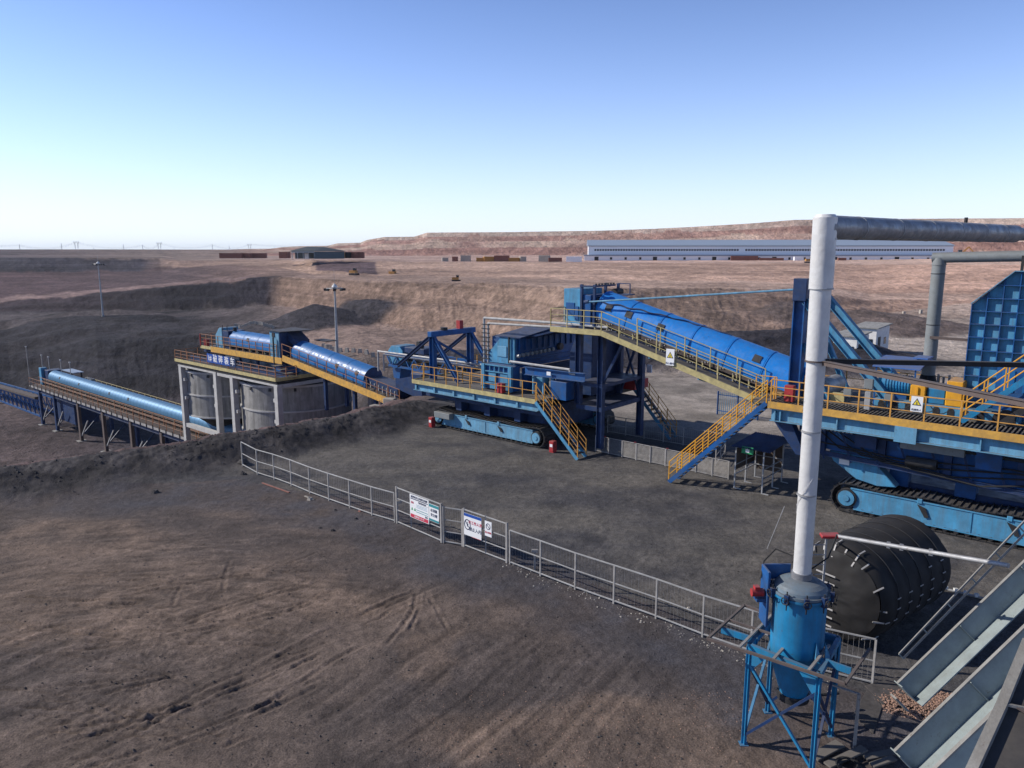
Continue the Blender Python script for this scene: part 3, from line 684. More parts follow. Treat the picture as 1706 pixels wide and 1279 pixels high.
def crawler(parent, s0, s1, w, r, wd, mt, front_wheel=-1, base=.0, name='crawler_track'):
    """one crawler: side frame, end wheels, belt of separate shoes. w is the outer face, wd the width inward"""
    zc = base + r
    L = s1-s0
    b = F(); zt = base+r*2-.22; zb = base+.28
    b.prism([(s0+r*1.45, w+.02, zb-.04), (s1-r*1.5, w+.02, zb-.04), (s1-r*1.5, w+.02, zt), (s0+r*1.2, w+.02, zt)], (0, wd*.82, 0))
    fr = b.build(name, mt, parent, bevel=.02)
    # raised flange along frame
    b = F(); b.bx(s0+r*1.2, s1-r*1.5, w-.02, w+.015, zt-.04, zt+.02); b.bx(s0+r*1.45, s1-r*1.5, w-.02, w+.015, zb-.06, zb)
    b.bx((s0+s1)/2, (s0+s1)/2+.03, w-.01, w+.015, zb+.01, zt-.05)
    b.build('frame_flange', mt, fr)
    for i, s in enumerate((s0+r, s1-r)):
        b = F(); b.tube((s, w-.06, zc), (s, w+wd*.8, zc), r*.62, 24)
        wh = b.build('wheel', M['dark'], fr, smooth=True)
        b = F(); b.tube((s, w-.10, zc), (s, w-.05, zc), r*.50, 24); b.tube((s, w-.14, zc), (s, w-.10, zc), r*.2, 12)
        b.build('wheel_hub', mt, fr, smooth=True)
    for s in (s0+L*.33, s0+L*.62):   # lifting lugs with their dark slots
        b = F(); b.prism([(s-.10,w-.05,zt-.15),(s+.22,w-.05,zt-.25),(s+.38,w-.05,zb+.30),(s+.22,w-.05,zb+.26)], (0,.04,0)); b.build('slot_plate', M['dark'], fr)
        b = F(); b.bx(s-.12,s+.08,w-.05,w+.2,zt-.10,zt+.12); b.build('lug', mt, fr, bevel=.02)
    # bottom rollers
    b = F(); n = int((L-2.7*r)/.42)
    for i in range(n): b.tube((s0+1.4*r+i*.42, w+.0, base+.20), (s0+1.4*r+i*.42, w+.3, base+.20), .10, 8)
    b.build('roller_row', M['dark'], fr)
    # shoes
    sh = local_mesh(MB().bx(-.125,.125,-.02,wd+.0,-.03,.03).bx(-.12,-.07,0,wd-.02,.03,.09), M['dark'])
    per = 2*(L-2*r)+2*math.pi*(r-.05); n = int(per/.27); rr = r-.05
    for i in range(n):
        q = per*i/n
        if q < L-2*r: p, t = (s0+r+q, base+2*r-.05 - (.10*math.sin(math.pi*q/(L-2*r)*3)**2)), 0.
        elif q < L-2*r+math.pi*rr: a_ = (q-(L-2*r))/rr; p, t = (s1-r+rr*math.sin(a_), zc+rr*math.cos(a_)), -a_
        elif q < 2*(L-2*r)+math.pi*rr: p, t = (s1-r-(q-(L-2*r)-math.pi*rr), base+.05), math.pi
        else: a_ = (q-2*(L-2*r)-math.pi*rr)/rr; p, t = (s0+r-rr*math.sin(a_), zc-rr*math.cos(a_)), math.pi-a_
        inst('track_shoe', sh, fr, FS @ Matrix.Translation((p[0], w, p[1])) @ Matrix.Rotation(-t, 4, 'Y'))
    return fr
_font = [None]
def text(parent, s, size, Wm, mt, name='lettering', ext=.004):
    cu = bpy.data.curves.new(name, 'FONT'); cu.body = s; cu.size = size; cu.align_x = 'CENTER'; cu.align_y = 'CENTER'; cu.extrude = ext; cu.resolution_u = 2; cu.offset = size*.012
    t = bpy.data.objects.new(name, cu); COL.objects.link(t)
    dg = bpy.context.evaluated_depsgraph_get(); me = bpy.data.meshes.new_from_object(t.evaluated_get(dg))
    bpy.data.objects.remove(t); bpy.data.curves.remove(cu)
    me.materials.clear(); me.materials.append(mt)
    return inst(name, me, parent, Wm)
def face_basis(o, right, up=(0,0,1)):     # x = right, y = up, z = out of the board
    x = Vector(right).normalized(); z = x.cross(Vector(up)).normalized(); y = z.cross(x); return basis(x, y, z, o)
def warn_sign(parent_none, name, label, Wm, w, h, words, group=None):
    """white board with the yellow warning triangle"""
    b = MB(Wm).bx(-w/2,w/2,-h/2,h/2,-.01,.01); o = b.build(name, M['signwhite']); tag(o, label, 'warning sign', group)
    r = w*.40; cy = h*.10
    P = lambda k: [(k*math.sin(a), cy - r*.1 + k*math.cos(a), 0) for a in (0, R(120), R(240))]
    MB(Wm @ Matrix.Translation((0,0,.011))).prism(P(r*1.15), (0,0,.004)).build('triangle_border', M['signdark'], o)
    MB(Wm @ Matrix.Translation((0,0,.016))).prism(P(r*.80), (0,0,.004)).build('triangle_field', M['signyellow'], o)
    b = MB(Wm @ Matrix.Translation((0,cy-r*.12,.021))); b.bx(-r*.09,r*.09,-r*.05,r*.35,0,.003).bx(-r*.22,r*.22,-r*.3,-r*.12,0,.003); b.build('pictogram', M['signdark'], o)
    text(o, words, h*.15, Wm @ Matrix.Translation((0,-h*.38,.012)), M['signdark'])
    return o

# ------------------------------------------------------------------ far side of the pit: hall, shed, hut, masts, pylons, vehicles
def azpt(px, Rr, py=440):
    a, b, c = ray(px, py); k = Rr/math.hypot(a, b); return Vector((a*k, b*k, 0))
def long_hall():
    # the front runs a little away from square to the view
    A = azpt(980, 388, 436); B = azpt(1586, 428, 437); d = (B-A); L = d.length; ang = math.atan2(d.y, d.x); z0 = 6.2
    t = thing('warehouse', 'very long white industrial hall with grey-blue roof on the far edge of the pit', 'warehouse', (A.x, A.y, z0), ang)
    X = Matrix.Translation((A.x, A.y, z0)) @ Matrix.Rotation(ang, 4, 'Z')
    MB(X).bx(0,L,0,30,0,7.6).build('wall', M['whwhite'], t)
    MB(X).prism([(-.6,-.8,7.6),(-.6,31,7.6),(-.6,15,10.6)], (L+1.2,0,0)).build('roof', M['roofgrey'], t)
    MB(X).bx(-2,L+1.5,-5,-.02,0,2.5).build('lean_to', M['whwhite'], t); MB(X).bx(-2.3,L+1.8,-5.4,-.02,2.55,3.1).build('lean_to_roof', M['roofgrey'], t)
    MB(X).bx(0,L,-.25,-.03,7.2,7.55).build('eaves_gutter', M['roofgrey'], t)
    b = MB(X)
    for g0, g1 in ((3, L*.43), (L*.44, L-3)):
        n = int((g1-g0)/1.3)
        for i in range(n): b.bx(g0+i*1.3, g0+i*1.3+.95, -.06, -.03, 5.0, 5.9)
    wr = b.build('window_row', M['glass'], t, kind='stuff')
    wm = local_mesh(MB().bx(-.55,.55,-.05,.0,0,1.2), M['glass']); dm = local_mesh(MB().bx(-1.0,1.0,-.06,.0,0,2.1), M['dark'])
    x = 4; i = 0
    while x < L-3:
        inst('window' if i % 4 else 'door', wm if i % 4 else dm, t, X @ Matrix.Translation((x, -5.03, .7 if i % 4 else .05))); x += 7.2; i += 1
long_hall()
def open_shed():
    A = azpt(487, 318, 432); B = azpt(513, 318, 432); z0 = zray(500, 431, 318)
    d = (B-A).normalized(); ang = math.atan2(d.y, d.x); X = Matrix.Translation((A.x, A.y, z0)) @ Matrix.Rotation(ang-.12, 4, 'Z')
    t = thing('shed', 'dark green gabled shed with open pale front on the far plateau', 'shed', (A.x, A.y, z0), ang-.12)
    W_ = 8.6; Ln = 20
    MB(X).bx(W_-.1,W_,0,0.1,0,3.2).build('corner_column', M['shedlight'], t)
    # side wall runs back to the right, so the gable faces the viewer's left
    b = MB(X); b.prism([(W_,0,0),(W_+11.5,6,0),(W_+11.5,6,2.9),(W_,0,2.9)], (-.15,.3,0)); b.build('side_wall', M['shedgreen'], t)
    b = MB(X); b.prism([(0,9,0),(W_+9,9.2,0),(W_+9,9.2,2.8),(0,9,2.8)], (0,.2,0)); b.build('back_wall', M['shedgreen'], t)
    b = MB(X); b.prism([(-.8,-.3,3.0),(W_+.3,-.3,3.0),(W_+12,5.8,3.0),(W_+6,10,3.1),(2,9,3.1)], (0,0,.15))
    b.add([(-.8,-.3,3.15),(W_+.3,-.3,3.15),(W_+12,5.8,3.15),(W_+7,10,3.2),(2,9,3.2),(5.5,3.2,4.9),(W_+3.6,5.0,4.7)], [(0,1,5),(1,2,6),(1,6,5),(2,3,6),(3,4,5,6),(4,0,5)])
    b.build('roof', M['shedgreen'], t)
    for x in (0, 2.1, 4.3, 6.4): MB(X).bx(x-.12,x+.12,-.05,.15,0,3.0).build('column', M['shedlight'], t)
    MB(X).bx(-.2,W_+.1,-.12,-.06,2.45,3.0).build('fascia', M['shedlight'], t)
    MB(X).bx(4.6,6.2,2.0,2.1,0,2.2).build('door', M['white'], t)
open_shed()
def hut(px, py, w, d, h, label, turn=0):
    p = on_z(px, py, 0); t = thing('hut', label, 'hut', tuple(p), SD+turn)
    X = Matrix.Translation(p) @ Matrix.Rotation(SD+turn, 4, 'Z')
    MB(X).bx(0,w,0,d,0,h).build('wall', M['hutwhite'], t)
    MB(X).prism([(-.25,-.25,h+.02),(w+.25,-.25,h+.02),(w+.25,d+.25,h+.2),(-.25,d+.25,h+.2)], (0,0,.12)).build('roof', M['concrete'], t)
    MB(X).bx(w+.005,w+.05,d*.15,d*.15+.9,.02,2.0).build('door', M['dark'], t)
    MB(X).bx(w+.005,w+.05,d*.6,d*.6+.8,1.0,1.8).build('window', M['glass'], t)
    MB(X).bx(w*.55,w*.55+.8,-.05,-.005,1.0,1.8).build('window', M['glass'], t)
hut(1418, 588, 2.6, 5.2, 3.0, 'small white hut with flat roof behind the blue mast, the one further right')
hut(1386, 602, 2.4, 4.2, 2.8, 'small pale hut half hidden behind the blue mast and white pipe')
def light_mast(px, pyb, Y, top_py, label, whitehead=True):
    b0 = at_y(px, pyb, Y); b0.z = gz(b0.x, b0.y); tz = at_y(px, top_py, Y).z; h = tz - b0.z
    t = thing('light_mast', label, 'light mast', tuple(b0), 0, 'tall flood light masts')
    MB().tube(b0, b0+Vector((0,0,h-.8)), .24, 10, .11).build('pole', M['galv'], t, smooth=True)
    MB().tube(b0+Vector((0,0,.0)), b0+Vector((0,0,.4)), .4, 10).build('base', M['concrete'], t)
    c = b0+Vector((0,0,h-1.2)); b = MB()
    for k in range(8):
        a = k*math.pi/4; q = c+Vector((math.cos(a)*1.15, math.sin(a)*1.15, 0)); q2 = c+Vector((math.cos(a+math.pi/4)*1.15, math.sin(a+math.pi/4)*1.15, 0))
        b.tube(q, q2, .05, 5); b.tube(c, q, .04, 5)
    b.build('lamp_ring', M['galv'], t)
    lm = local_mesh(MB().prism([(-.22,0,-.15),(.22,0,-.15),(.15,0,.2),(-.15,0,.2)], (0,.3,0)), M['dark'])
    for k in range(8):
        a = k*math.pi/4+.2; inst('flood_lamp', lm, t, Matrix.Translation(c+Vector((math.cos(a)*1.25, math.sin(a)*1.25, -.2))) @ Matrix.Rotation(a-math.pi/2, 4, 'Z'))
    b = MB(); 
    for i in range(4): b.tube(c+Vector((0,0,.15+.14*i)), c+Vector((0,0,.15+.14*(i+1))), .42*math.cos(i*.38), 12, .42*math.cos((i+1)*.38))
    b.build('dome', M['white'], t, smooth=True)
    MB().tube(c+Vector((0,0,.5)), c+Vector((0,0,2.6)), .02, 4).build('lightning_rod', M['galv'], t)
light_mast(562, 590, 110, 466, 'tall grey light mast with white dome head beside the blue covered conveyor')
light_mast(171, 519, 205, 432, 'slender light mast standing alone on the dark pit floor at the left')
def pylon(px, py_base, Rr, h, label, kind=0):
    h *= .55; p = azpt(px, Rr, 415); p.z = 8.0 + (Rr-900)*0; t = thing('pylon', label, 'pylon', tuple(p), 0, 'power line pylons on the horizon')
    b = MB(); r = h*.010
    w = h*.13
    if kind == 0:     # twin-legged portal with spread cross arm
        for sx in (-1, 1):
            b.bar(p+Vector((sx*w*.5,0,0)), p+Vector((sx*w*1.5,0,h*.8)), r*1.6, r*1.6); b.bar(p+Vector((sx*w*.9,0,0)), p+Vector((sx*w*.8,0,h*.8)), r*1.6, r*1.6)
            for q in range(5): b.bar(p+Vector((sx*w*(.5+.2*q),0,h*.16*q)), p+Vector((sx*w*(.88-.02*q),0,h*.16*(q+1)*.98)), r, r)
            b.bar(p+Vector((sx*w*1.5,0,h*.8)), p+Vector((sx*w*1.9,0,h)), r, r)
        b.bar(p+Vector((-w*2.2,0,h*.82)), p+Vector((w*2.2,0,h*.82)), r*1.6, r*2.5); b.bar(p+Vector((-w*2.1,0,h*.92)), p+Vector((w*2.1,0,h*.92)), r, r*1.2)
    else:
        for sx in (-1, 1): b.bar(p+Vector((sx*w*.5,0,0)), p+Vector((0,0,h)), r*1.6, r*1.6)
        for q in range(1, 4): b.bar(p+Vector((-w*(.9-.1*q),0,h*(.55+.13*q))), p+Vector((w*(.9-.1*q),0,h*(.55+.13*q))), r*1.4, r*1.4)
        for q in range(6): b.bar(p+Vector((-w*.5*(1-q/6),0,h*q/6)), p+Vector((w*.5*(1-(q+1)/6),0,h*(q+1)/6)), r, r)
    b.build('lattice', M['pylon'], t)
    return p, h
PY = []
for px, Rr, h, k, lb in [(33,1000,17,1,'slim lattice pylon far left on the horizon'),(103,1300,23,1,'lattice pylon just left of the widest portal pylon'),(128,1300,30,0,'wide portal pylon, leftmost of the three wide ones on the horizon'),(156,1200,12,1,'short slim pylon right of the leftmost portal pylon'),
     (206,1400,22,1,'slim pylon halfway between the left and middle portal pylons'),(238,1200,19,1,'slim dark pylon just left of the middle portal pylon'),(266,1300,28,0,'wide portal pylon, middle one of three on the horizon'),(290,1400,12,1,'short slim pylon right of the middle portal pylon'),
     (354,1300,22,1,'slim pylon between the middle and right portal pylons'),(382,1200,16,1,'short slim pylon left of the right portal pylon'),(416,1300,24,0,'wide portal pylon, rightmost one, above the rust red containers'),(457,1500,14,1,'small slim pylon left of the dark green shed')]:
    PY.append(pylon(px, 415, Rr, h, lb, k))
b = MB(); pts = [PY[i] for i in (0,2,5,6,8,10)]
ext = [(azpt(-260, 1300, 415)+Vector((0,0,8)), 26)] + pts + [(azpt(640, 1600, 415)+Vector((0,0,8)), 20)]
for (p, h), (q, g) in zip(ext[:-1], ext[1:]):
    for off in (.82, .92):
        A = p+Vector((0,0,h*off)); B = q+Vector((0,0,g*off)); last = A
        for i in range(1, 9):
            f = i/8; c = A.lerp(B, f); c.z -= 4*6*f*(1-f); b.tube(last, c, .09, 4, cap=False); last = c
tag(b.build('power_lines', M['pylon']), 'thin power lines strung between the pylons on the horizon', 'power line')

def container(px, py, Rr, w, h, mt, label, name='container', cat='container', group=None):
    p = azpt(px, Rr, py); p.z = zray(px, py, Rr); ang = random.uniform(-.3, .3)
    X = Matrix.Translation(p) @ Matrix.Rotation(ang, 4, 'Z')
    b = MB(X).bx(-w/2,w/2,0,2.4,0,h)
    for i in range(int(w/.6)): b.bx(-w/2+.1+i*.6, -w/2+.35+i*.6, -.06, 0, .15, h-.15)
    o = b.build(name, mt); tag(o, label, cat, group); return o
n = 0
for px, w, mt, lb in [(384,12,'rustred','long rust red shed roofed container block left of the green shed'),(404,9,'rustred','rust red container second from the left in the row'),(424,12,'rustred','rust red container with the pale end, right end of the left row'),(472,4,'rustred','small brown box cabin left of the green shed'),
                      (568,3.4,'orange','orange skip stacked in front of the green shed'),(578,3.2,'dark','dark box first to the right of the orange skip'),(589,3.0,'rustred','rust brown box right of the shed, fourth from the skip'),(600,3.0,'rustred','rust brown box at the right end of the four boxes by the shed')]:
    container(px, 430, 330 if px > 440 else 420, w, 2.6, M[mt], lb, group='containers beside the far shed')
def digger(px, py, Rr, sc, label, arm=True, flip=1):
    p = azpt(px, Rr, py); p.z = zray(px, py, Rr); X = Matrix.Translation(p) @ Matrix.Rotation(random.uniform(-.4,.4), 4, 'Z') @ Matrix.Scale(sc, 4) @ Matrix.Scale(flip, 4, (1,0,0))
    t = thing('excavator', label, 'excavator', tuple(p), 0, 'machines parked on the far plateau')
    b = MB(X).bx(-2,2,-1.3,-.8,0,.8).bx(-2,2,.8,1.3,0,.8); b.build('crawler_track', M['dark'], t)
    b = MB(X).bx(-1.9,1.2,-1.1,1.1,.95,2.1); b.build('body', M['orange'], t)
    b = MB(X).bx(.2,1.4,-1.2,-.1,2.1,3.1); b.build('cab', M['glass'], t)
    if arm:
        b = MB(X); b.bar((1.2,.3,1.5),(3.6,.3,4.2),.35,.5); b.bar((3.6,.3,4.2),(5.6,.3,1.8),.3,.4); b.build('arm', M['orange'], t)
        b = MB(X); b.prism([(5.1,-.2,1.8),(6.2,-.2,1.7),(5.9,-.2,.8),(5.2,-.2,.9)], (0,1,0)); b.build('bucket', M['dark'], t)
digger(1594, 430, 395, 1.2, 'orange excavator with raised arm at the right end of the long hall', True, 1)
digger(1348, 438, 330, .8, 'small orange excavator working before the long hall near the white pipe')
digger(590, 458, 262, .75, 'small dark excavator on the bench below the shed', False)
digger(655, 459, 262, .7, 'dark machine at the right end of the dark seam', False)
digger(760, 469, 200, .55, 'tiny machine parked beside the mound on the bench', False)
for i, (px, w, mt, lb) in enumerate([(742,4,'block','small pale cabin, leftmost of the distant yard row'),(757,3,'rustred','rust coloured bin right of the leftmost cabin'),(775,6,'block','pale container in the left half of the distant yard row'),(800,5,'orange','orange container just left of the middle of the distant row'),(818,9,'orange','long orange container at the middle of the distant row'),(836,10,'rustred','wide rust red container right of the long orange one'),(855,8,'orange','orange container right of the wide rust red one'),(872,4,'block','small pale box at the right of the orange containers'),(906,7,'block','low pale cabin apart from the distant row'),(925,9,'rustred','rust red container nearest the left end of the hall'),(956,10,'whwhite','low white cabin just left of the long hall'),(1240,18,'rustred','long rust red stack before the hall, left of the pair'),(1285,16,'rustred','long rust red stack before the hall, right of the pair'),(1331,6,'whwhite','white box cabin beside the stacks before the hall'),(1372,5,'whwhite','white box before the hall just right of the white pipe'),(1403,5,'rustred','rust box before the right half of the hall')]):
    container(px, 436.5, 345 if px < 1200 else 385, w*.7, 2.0+.5*(i % 3), M[mt], lb, group='containers on the far plateau')
# concrete blocks that line the pit roads
blk = local_mesh(MB().prism([(-.30,-.2,0),(.30,-.2,0),(.2,-.2,.75),(-.2,-.2,.75)], (0,.4,0)), M['block'])
ORD = ['leftmost','second','third','fourth','fifth','sixth','seventh','eighth','ninth','tenth','eleventh','twelfth','thirteenth','fourteenth','fifteenth','sixteenth','seventeenth','eighteenth','rightmost']
bi = 0
def blocks(pts, n, lb):
    global bi
    for i in range(n):
        f = i/(n-1)*(len(pts)-1); k = min(int(f), len(pts)-2); g = f-k
        px = pts[k][0]*(1-g)+pts[k+1][0]*g; Rr = pts[k][1]*(1-g)+pts[k+1][1]*g
        p = azpt(px, Rr+random.uniform(-.4,.4), 540); p.z = gz(p.x, p.y)-.05
        o = inst('concrete_block', blk, None, Matrix.Translation(p) @ Matrix.Rotation(random.uniform(-.4,.4), 4, 'Z')); tag(o, ('rightmost' if i == n-1 else ORD[i]) + (' block from the left' if 0 < i < n-1 else ' block') + lb.replace('a pale block', ''), 'concrete block', lb.replace('a pale block', 'blocks')); bi += 1
blocks([(392,196),(455,172)], 19, 'a pale block in the curved row behind the silo conveyor')
blocks([(537,132),(560,122),(620,108)], 12, 'a pale block in the row beside the dome headed light mast')
blocks([(640,101),(700,97)], 8, 'a pale block in the row behind the crawler machine boom')
blocks([(1420,150),(1560,168)], 6, 'a pale block edging the sandy road behind the grey pipe')
# ------------------------------------------------------------------ the crawler transfer machine in the middle
MS = (-33, 38.5)
mid = thing('crawler_machine', 'blue crawler mounted transfer machine in mid yard, under the head of the long covered conveyor', 'crawler machine', tuple(S(MS[0], MS[1], 0)), SD)
t = mid
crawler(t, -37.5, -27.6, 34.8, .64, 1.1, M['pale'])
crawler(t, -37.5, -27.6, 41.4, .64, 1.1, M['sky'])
F().bx(-36.5,-28.6,35.95,41.3,.75,1.9).build('undercarriage_beam', M['navy'], t, bevel=.03)
for s in (-35.6, -33, -30.4): F().bx(s,s+.5,35.2,35.9,1.3,2.4).build('support_leg', M['navy'], t)
F().bx(-38.6,-28.1,35.2,41.8,1.9,2.45).build('chassis', M['navy'], t, bevel=.03)
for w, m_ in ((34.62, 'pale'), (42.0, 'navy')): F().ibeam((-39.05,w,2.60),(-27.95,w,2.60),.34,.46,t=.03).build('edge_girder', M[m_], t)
F().bx(-39.1,-27.9,34.38,34.41,2.84,3.12).build('toe_board', M['cream'], t)
F().bx(-39.12,-39.08,34.4,42,2.84,3.12).build('toe_board', M['cream'], t)
F().bx(-39.08,-27.92,34.42,42.2,2.86,3.05).build('deck_plate', M['grate'], t)
for k in range(6): F().bx(-38.9+k*1.85,-38.85+k*1.85+.1,34.48,34.58,2.42,2.80).build('girder_stiffener', M['pale'], t)
handrail(t, [S(-39.05,42,3.1), S(-39.05,34.42,3.1), S(-27.95,34.42,3.1)], step=1.15)
handrail(t, [S(-37.4,35.9,3.1), S(-33.9,35.9,3.1)], step=.9, name='inner_handrail')
staircase(t, -24.75, -27.9, 34.25, 35.1, .02, 3.0, M['rail'], M['sky'], label='blue staircase with yellow handrails at the front corner of the machine')
# back deck with the rear stair
F().bx(-27.9,-25.9,40.6,43.0,2.88,3.08).build('back_deck', M['grate'], t)
F().bx(-28.2,-25.9,40.4,40.55,2.45,3.08).build('back_girder', M['navy'], t)
handrail(t, [S(-27.8,43,3.1), S(-25.9,43,3.1)], step=.9, name='rear_handrail'); handrail(t, [S(-27.8,40.6,3.1), S(-25.9,40.6,3.1)], step=.9, name='rear_handrail')
handrail(t, [S(-31.5,43,3.1), S(-27.9,43,3.1)], step=.9, name='rear_handrail')
staircase(t, -23.1, -25.9, 42.0, 42.8, .02, 3.0, M['rail'], M['sky'], label='rear staircase reaching the ground behind the machine')
# luffing portal over the discharge boom
for w in (35.5, 39.2): F().ibeam((-38.1,w,3.1),(-38.1,w,6.05),.36,.40,(1,0,0)).build('portal_leg', M['blue'], t)
F().bx(-38.32,-37.9,35.2,39.6,6.05,6.42).build('portal_beam', M['blue'], t, bevel=.02)
for w in (35.5, 39.2):
    F().ibeam((-38.0,w,6.0),(-35.6,w,3.15),.22,.26).build('portal_brace', M['blue'], t)
    F().ibeam((-38.2,w,6.1),(-42.6,w+.6,3.5),.22,.24).build('boom_stay', M['navy'], t)
F().bar((-38.1,35.7,5.8),(-38.1,39.0,4.1),.12,.16).build('cross_brace', M['blue'], t)
F().bx(-38.3,-37.95,38.0,38.35,6.42,7.0).build('beacon_box', M['red'], t)
F().tube((-38.1,36.6,6.42),(-38.1,36.6,6.62),.25,10).build('sheave', M['dark'], t)
# discharge boom to the silo conveyor
b = F()
for w in (39.1, 41.0):
    b.bar((-38.5,w,3.55),(-47.6,w,3.75),.12,.2); b.bar((-38.5,w,2.6),(-47.2,w,2.75),.12,.16)
    for k in range(8): b.bar((-38.6-k*1.1,w,3.5),(-39.2-k*1.1,w,2.7),.07,.09); b.bar((-39.2-k*1.1,w,2.7),(-39.7-k*1.1,w,3.5),.07,.09)
b.build('boom_truss', M['blue'], t)
F().bx(-47.4,-38.5,39.3,40.8,3.2,3.3).build('boom_belt', M['black'], t)
F().prism([(-45.6,39.2,2.9),(-45.6,39.2,4.0),(-46.0,39.2,4.35),(-47.0,39.2,4.35),(-47.5,39.2,3.8),(-47.2,39.2,2.9)], (0,1.7,0)).build('boom_head_cover', M['sky'], t, bevel=.03)
F().bx(-45.5,-43.2,39.3,40.9,3.9,4.35).build('boom_drive_cover', M['navy'], t, bevel=.03)
F().prism([(-46.0,39.4,2.9),(-47.2,39.4,2.9),(-47.0,39.4,1.7),(-46.3,39.4,1.7)], (0,1.2,0)).build('discharge_chute', M['blue'], t)
F().bx(-44.2,-43.8,39.4,39.9,4.35,4.9).build('drive_motor', M['dark'], t, bevel=.03)
# water pipes
def ppath(parent, pts, r, m, name='pipe'):
    b = F(); b.path(pts, r, 8); return b.build(name, m, parent, smooth=True)
ppath(t, [(-46.2,37.2,2.6),(-46.2,37.2,4.16),(-35.0,37.2,4.2),(-33.8,36.2,4.2)], .075, M['galv'])
ppath(t, [(-45.9,37.5,2.6),(-45.9,37.5,3.9),(-35.0,37.5,3.92)], .065, M['galv'])
ppath(t, [(-33.7,36,3.2),(-33.7,36,7.58),(-28.1,36,7.62),(-24.0,36,7.60)], .085, M['galv'])
ppath(t, [(-33.35,36,3.2),(-33.35,36,7.25),(-28.1,36,7.36),(-26.5,36,7.36)], .075, M['galv'])
ppath(t, [(-31.0,35.9,4.86),(-31.0,35.5,5.02),(-26.3,35.5,4.98),(-26.3,35.5,4.75),(-25.9,35.5,4.75)], .08, M['galv'])
for k in range(14):
    F().bx(-33.86,-33.18,35.9,36.0,3.5+k*.28,3.56+k*.28).build('pipe_clamp', M['dark'], t)
# housing
F().prism([(-33.34,36,4.72),(-33.34,36,5.3),(-32.24,36,6.42),(-31.06,36,6.5),(-31.06,36,4.72)], (0,5.6,0)).build('crusher_housing', M['sky'], t, bevel=.02)
F().bx(-32.5,-31.7,35.95,36.01,5.15,5.85).build('access_door', M['pale'], t, bevel=.02)
F().bar((-31.45,35.9,4.8),(-31.45,35.9,6.5),.08,.1).build('cable_duct', M['dark'], t)
F().bx(-31.0,-27.6,37.4,42.4,3.06,4.45).build('lower_housing', M['navy'], t, bevel=.03)
F().prism([(-31.04,36.15,4.5),(-31.04,41.9,4.5),(-31.04,42.6,5.3),(-31.04,42.6,6.3),(-31.04,39.4,6.75),(-31.04,36.15,6.42)], (-2.1,0,0)).build('feed_hopper', M['blue'], t, bevel=.02)
for k in range(10): F().bx(-31.03,-30.94,36.35+k*.62,36.41+k*.62,5.62,6.42).build('hopper_rib', M['blue'], t)
F().bx(-31.03,-30.92,36.2,42.5,4.95,5.03).build('hopper_rib', M['blue'], t); F().bar((-30.96,36.3,4.6),(-30.96,42.0,4.6),.12,.16).build('hopper_rib', M['blue'], t)
F().prism([(-32.6,35.9,6.52),(-32.6,39.4,6.92),(-32.6,43.0,6.62),(-32.6,43.0,6.56),(-32.6,39.4,6.86),(-32.6,35.9,6.46)], (2.1,0,0)).build('hopper_roof', M['navy'], t)
rl = local_mesh(MB().tube((0,0,0),(.22,0,0),.12,10).tube((.22,0,0),(.26,0,0),.05,6), M['galv'])
for k in range(9): inst('roller_bearing', rl, t, FS @ Matrix.Translation((-31.03, 36.2+k*.44, 5.30+.012*k)))
F().tube((-31.0,40.6,5.5),(-30.8,40.6,5.5),.24,14).build('drive_wheel', M['brown'], t, smooth=True)
F().prism([(-31.0,37.0,6.3),(-27.4,37.6,7.3),(-27.4,41.0,7.3),(-31.0,41.4,6.4)], (0,0,.12)).build('chute_cover', M['navy'], t)
F().bx(-30.8,-30.4,36.4,36.9,3.06,4.5).build('cable_box', M['blue'], t); F().bx(-29.9,-29.2,36.6,37.35,3.06,4.0).build('hydraulic_tank', M['sky'], t, bevel=.03); F().bx(-28.9,-28.3,36.8,37.35,3.06,3.8).build('pump_box', M['pipegrey'], t, bevel=.02)
for k in range(5): F().tube((-30.2+k*.45,36.9,3.1),(-30.2+k*.45,36.9,4.5),.045,6).build('standpipe', M['galv'], t)
# cabinet with framed panels in front of the housing
F().bx(-33.15,-30.6,35.3,36,3.12,4.7).build('cabinet', M['blue'], t, bevel=.02)
for s in (-33.15, -30.85): F().bx(s,s+.26,35.1,35.298,3.12,4.74).build('cabinet_column', M['sky'], t)
for z in (3.5,4.25,4.66): F().bx(-32.88,-30.86,35.14,35.27,z,z+.07).build('cabinet_rail', M['sky'], t)
for k in range(2):
    F().bx(-32.6+k*1.0,-31.95+k*1.0,35.2,35.298,3.62,4.2).build('cabinet_door', M['sky'], t, bevel=.02)
    F().bx(-32.5+k*.95,-31.8+k*.95,35.22,35.298,3.15,3.45).build('lower_door', M['sky'], t)
for k in range(5): F().bx(-32.5+k*.4,-32.45+k*.4,35.18,35.27,4.32,4.66).build('cabinet_bar', M['sky'], t)
F().bx(-31.3,-30.85,34.55,34.9,3.1,3.72).build('fire_box', M['red'], t, bevel=.01)
F().ibeam((-29.75,35.5,4.58),(-25.2,35.5,4.62),.34,.5).build('side_beam', M['blue'], t)
MB(FS).bx(-27.9,-27.6,35.30,35.33,4.5,4.72).build('nameplate', M['signwhite'], t)
for s in (-29.4,-28.6,-27.9): F().tube((s,35.9,3.1),(s,35.9,4.4),.09,8).build('hydraulic_ram', M['pale'], t, smooth=True)
for s, w in ((-26.0,36),(-24.4,36),(-26.0,40.4),(-24.4,40.4)): F().ibeam((s,w,.4 if s > -25 else 2.9),(s,w,7.4),.34,.36,(1,0,0)).build('support_column', M['navy'], t)
F().bx(-26.1,-24.3,35.9,40.5,4.05,4.25).build('cross_girder', M['navy'], t); F().bx(-26.1,-24.3,35.9,40.5,2.62,2.88).build('cross_girder', M['navy'], t)
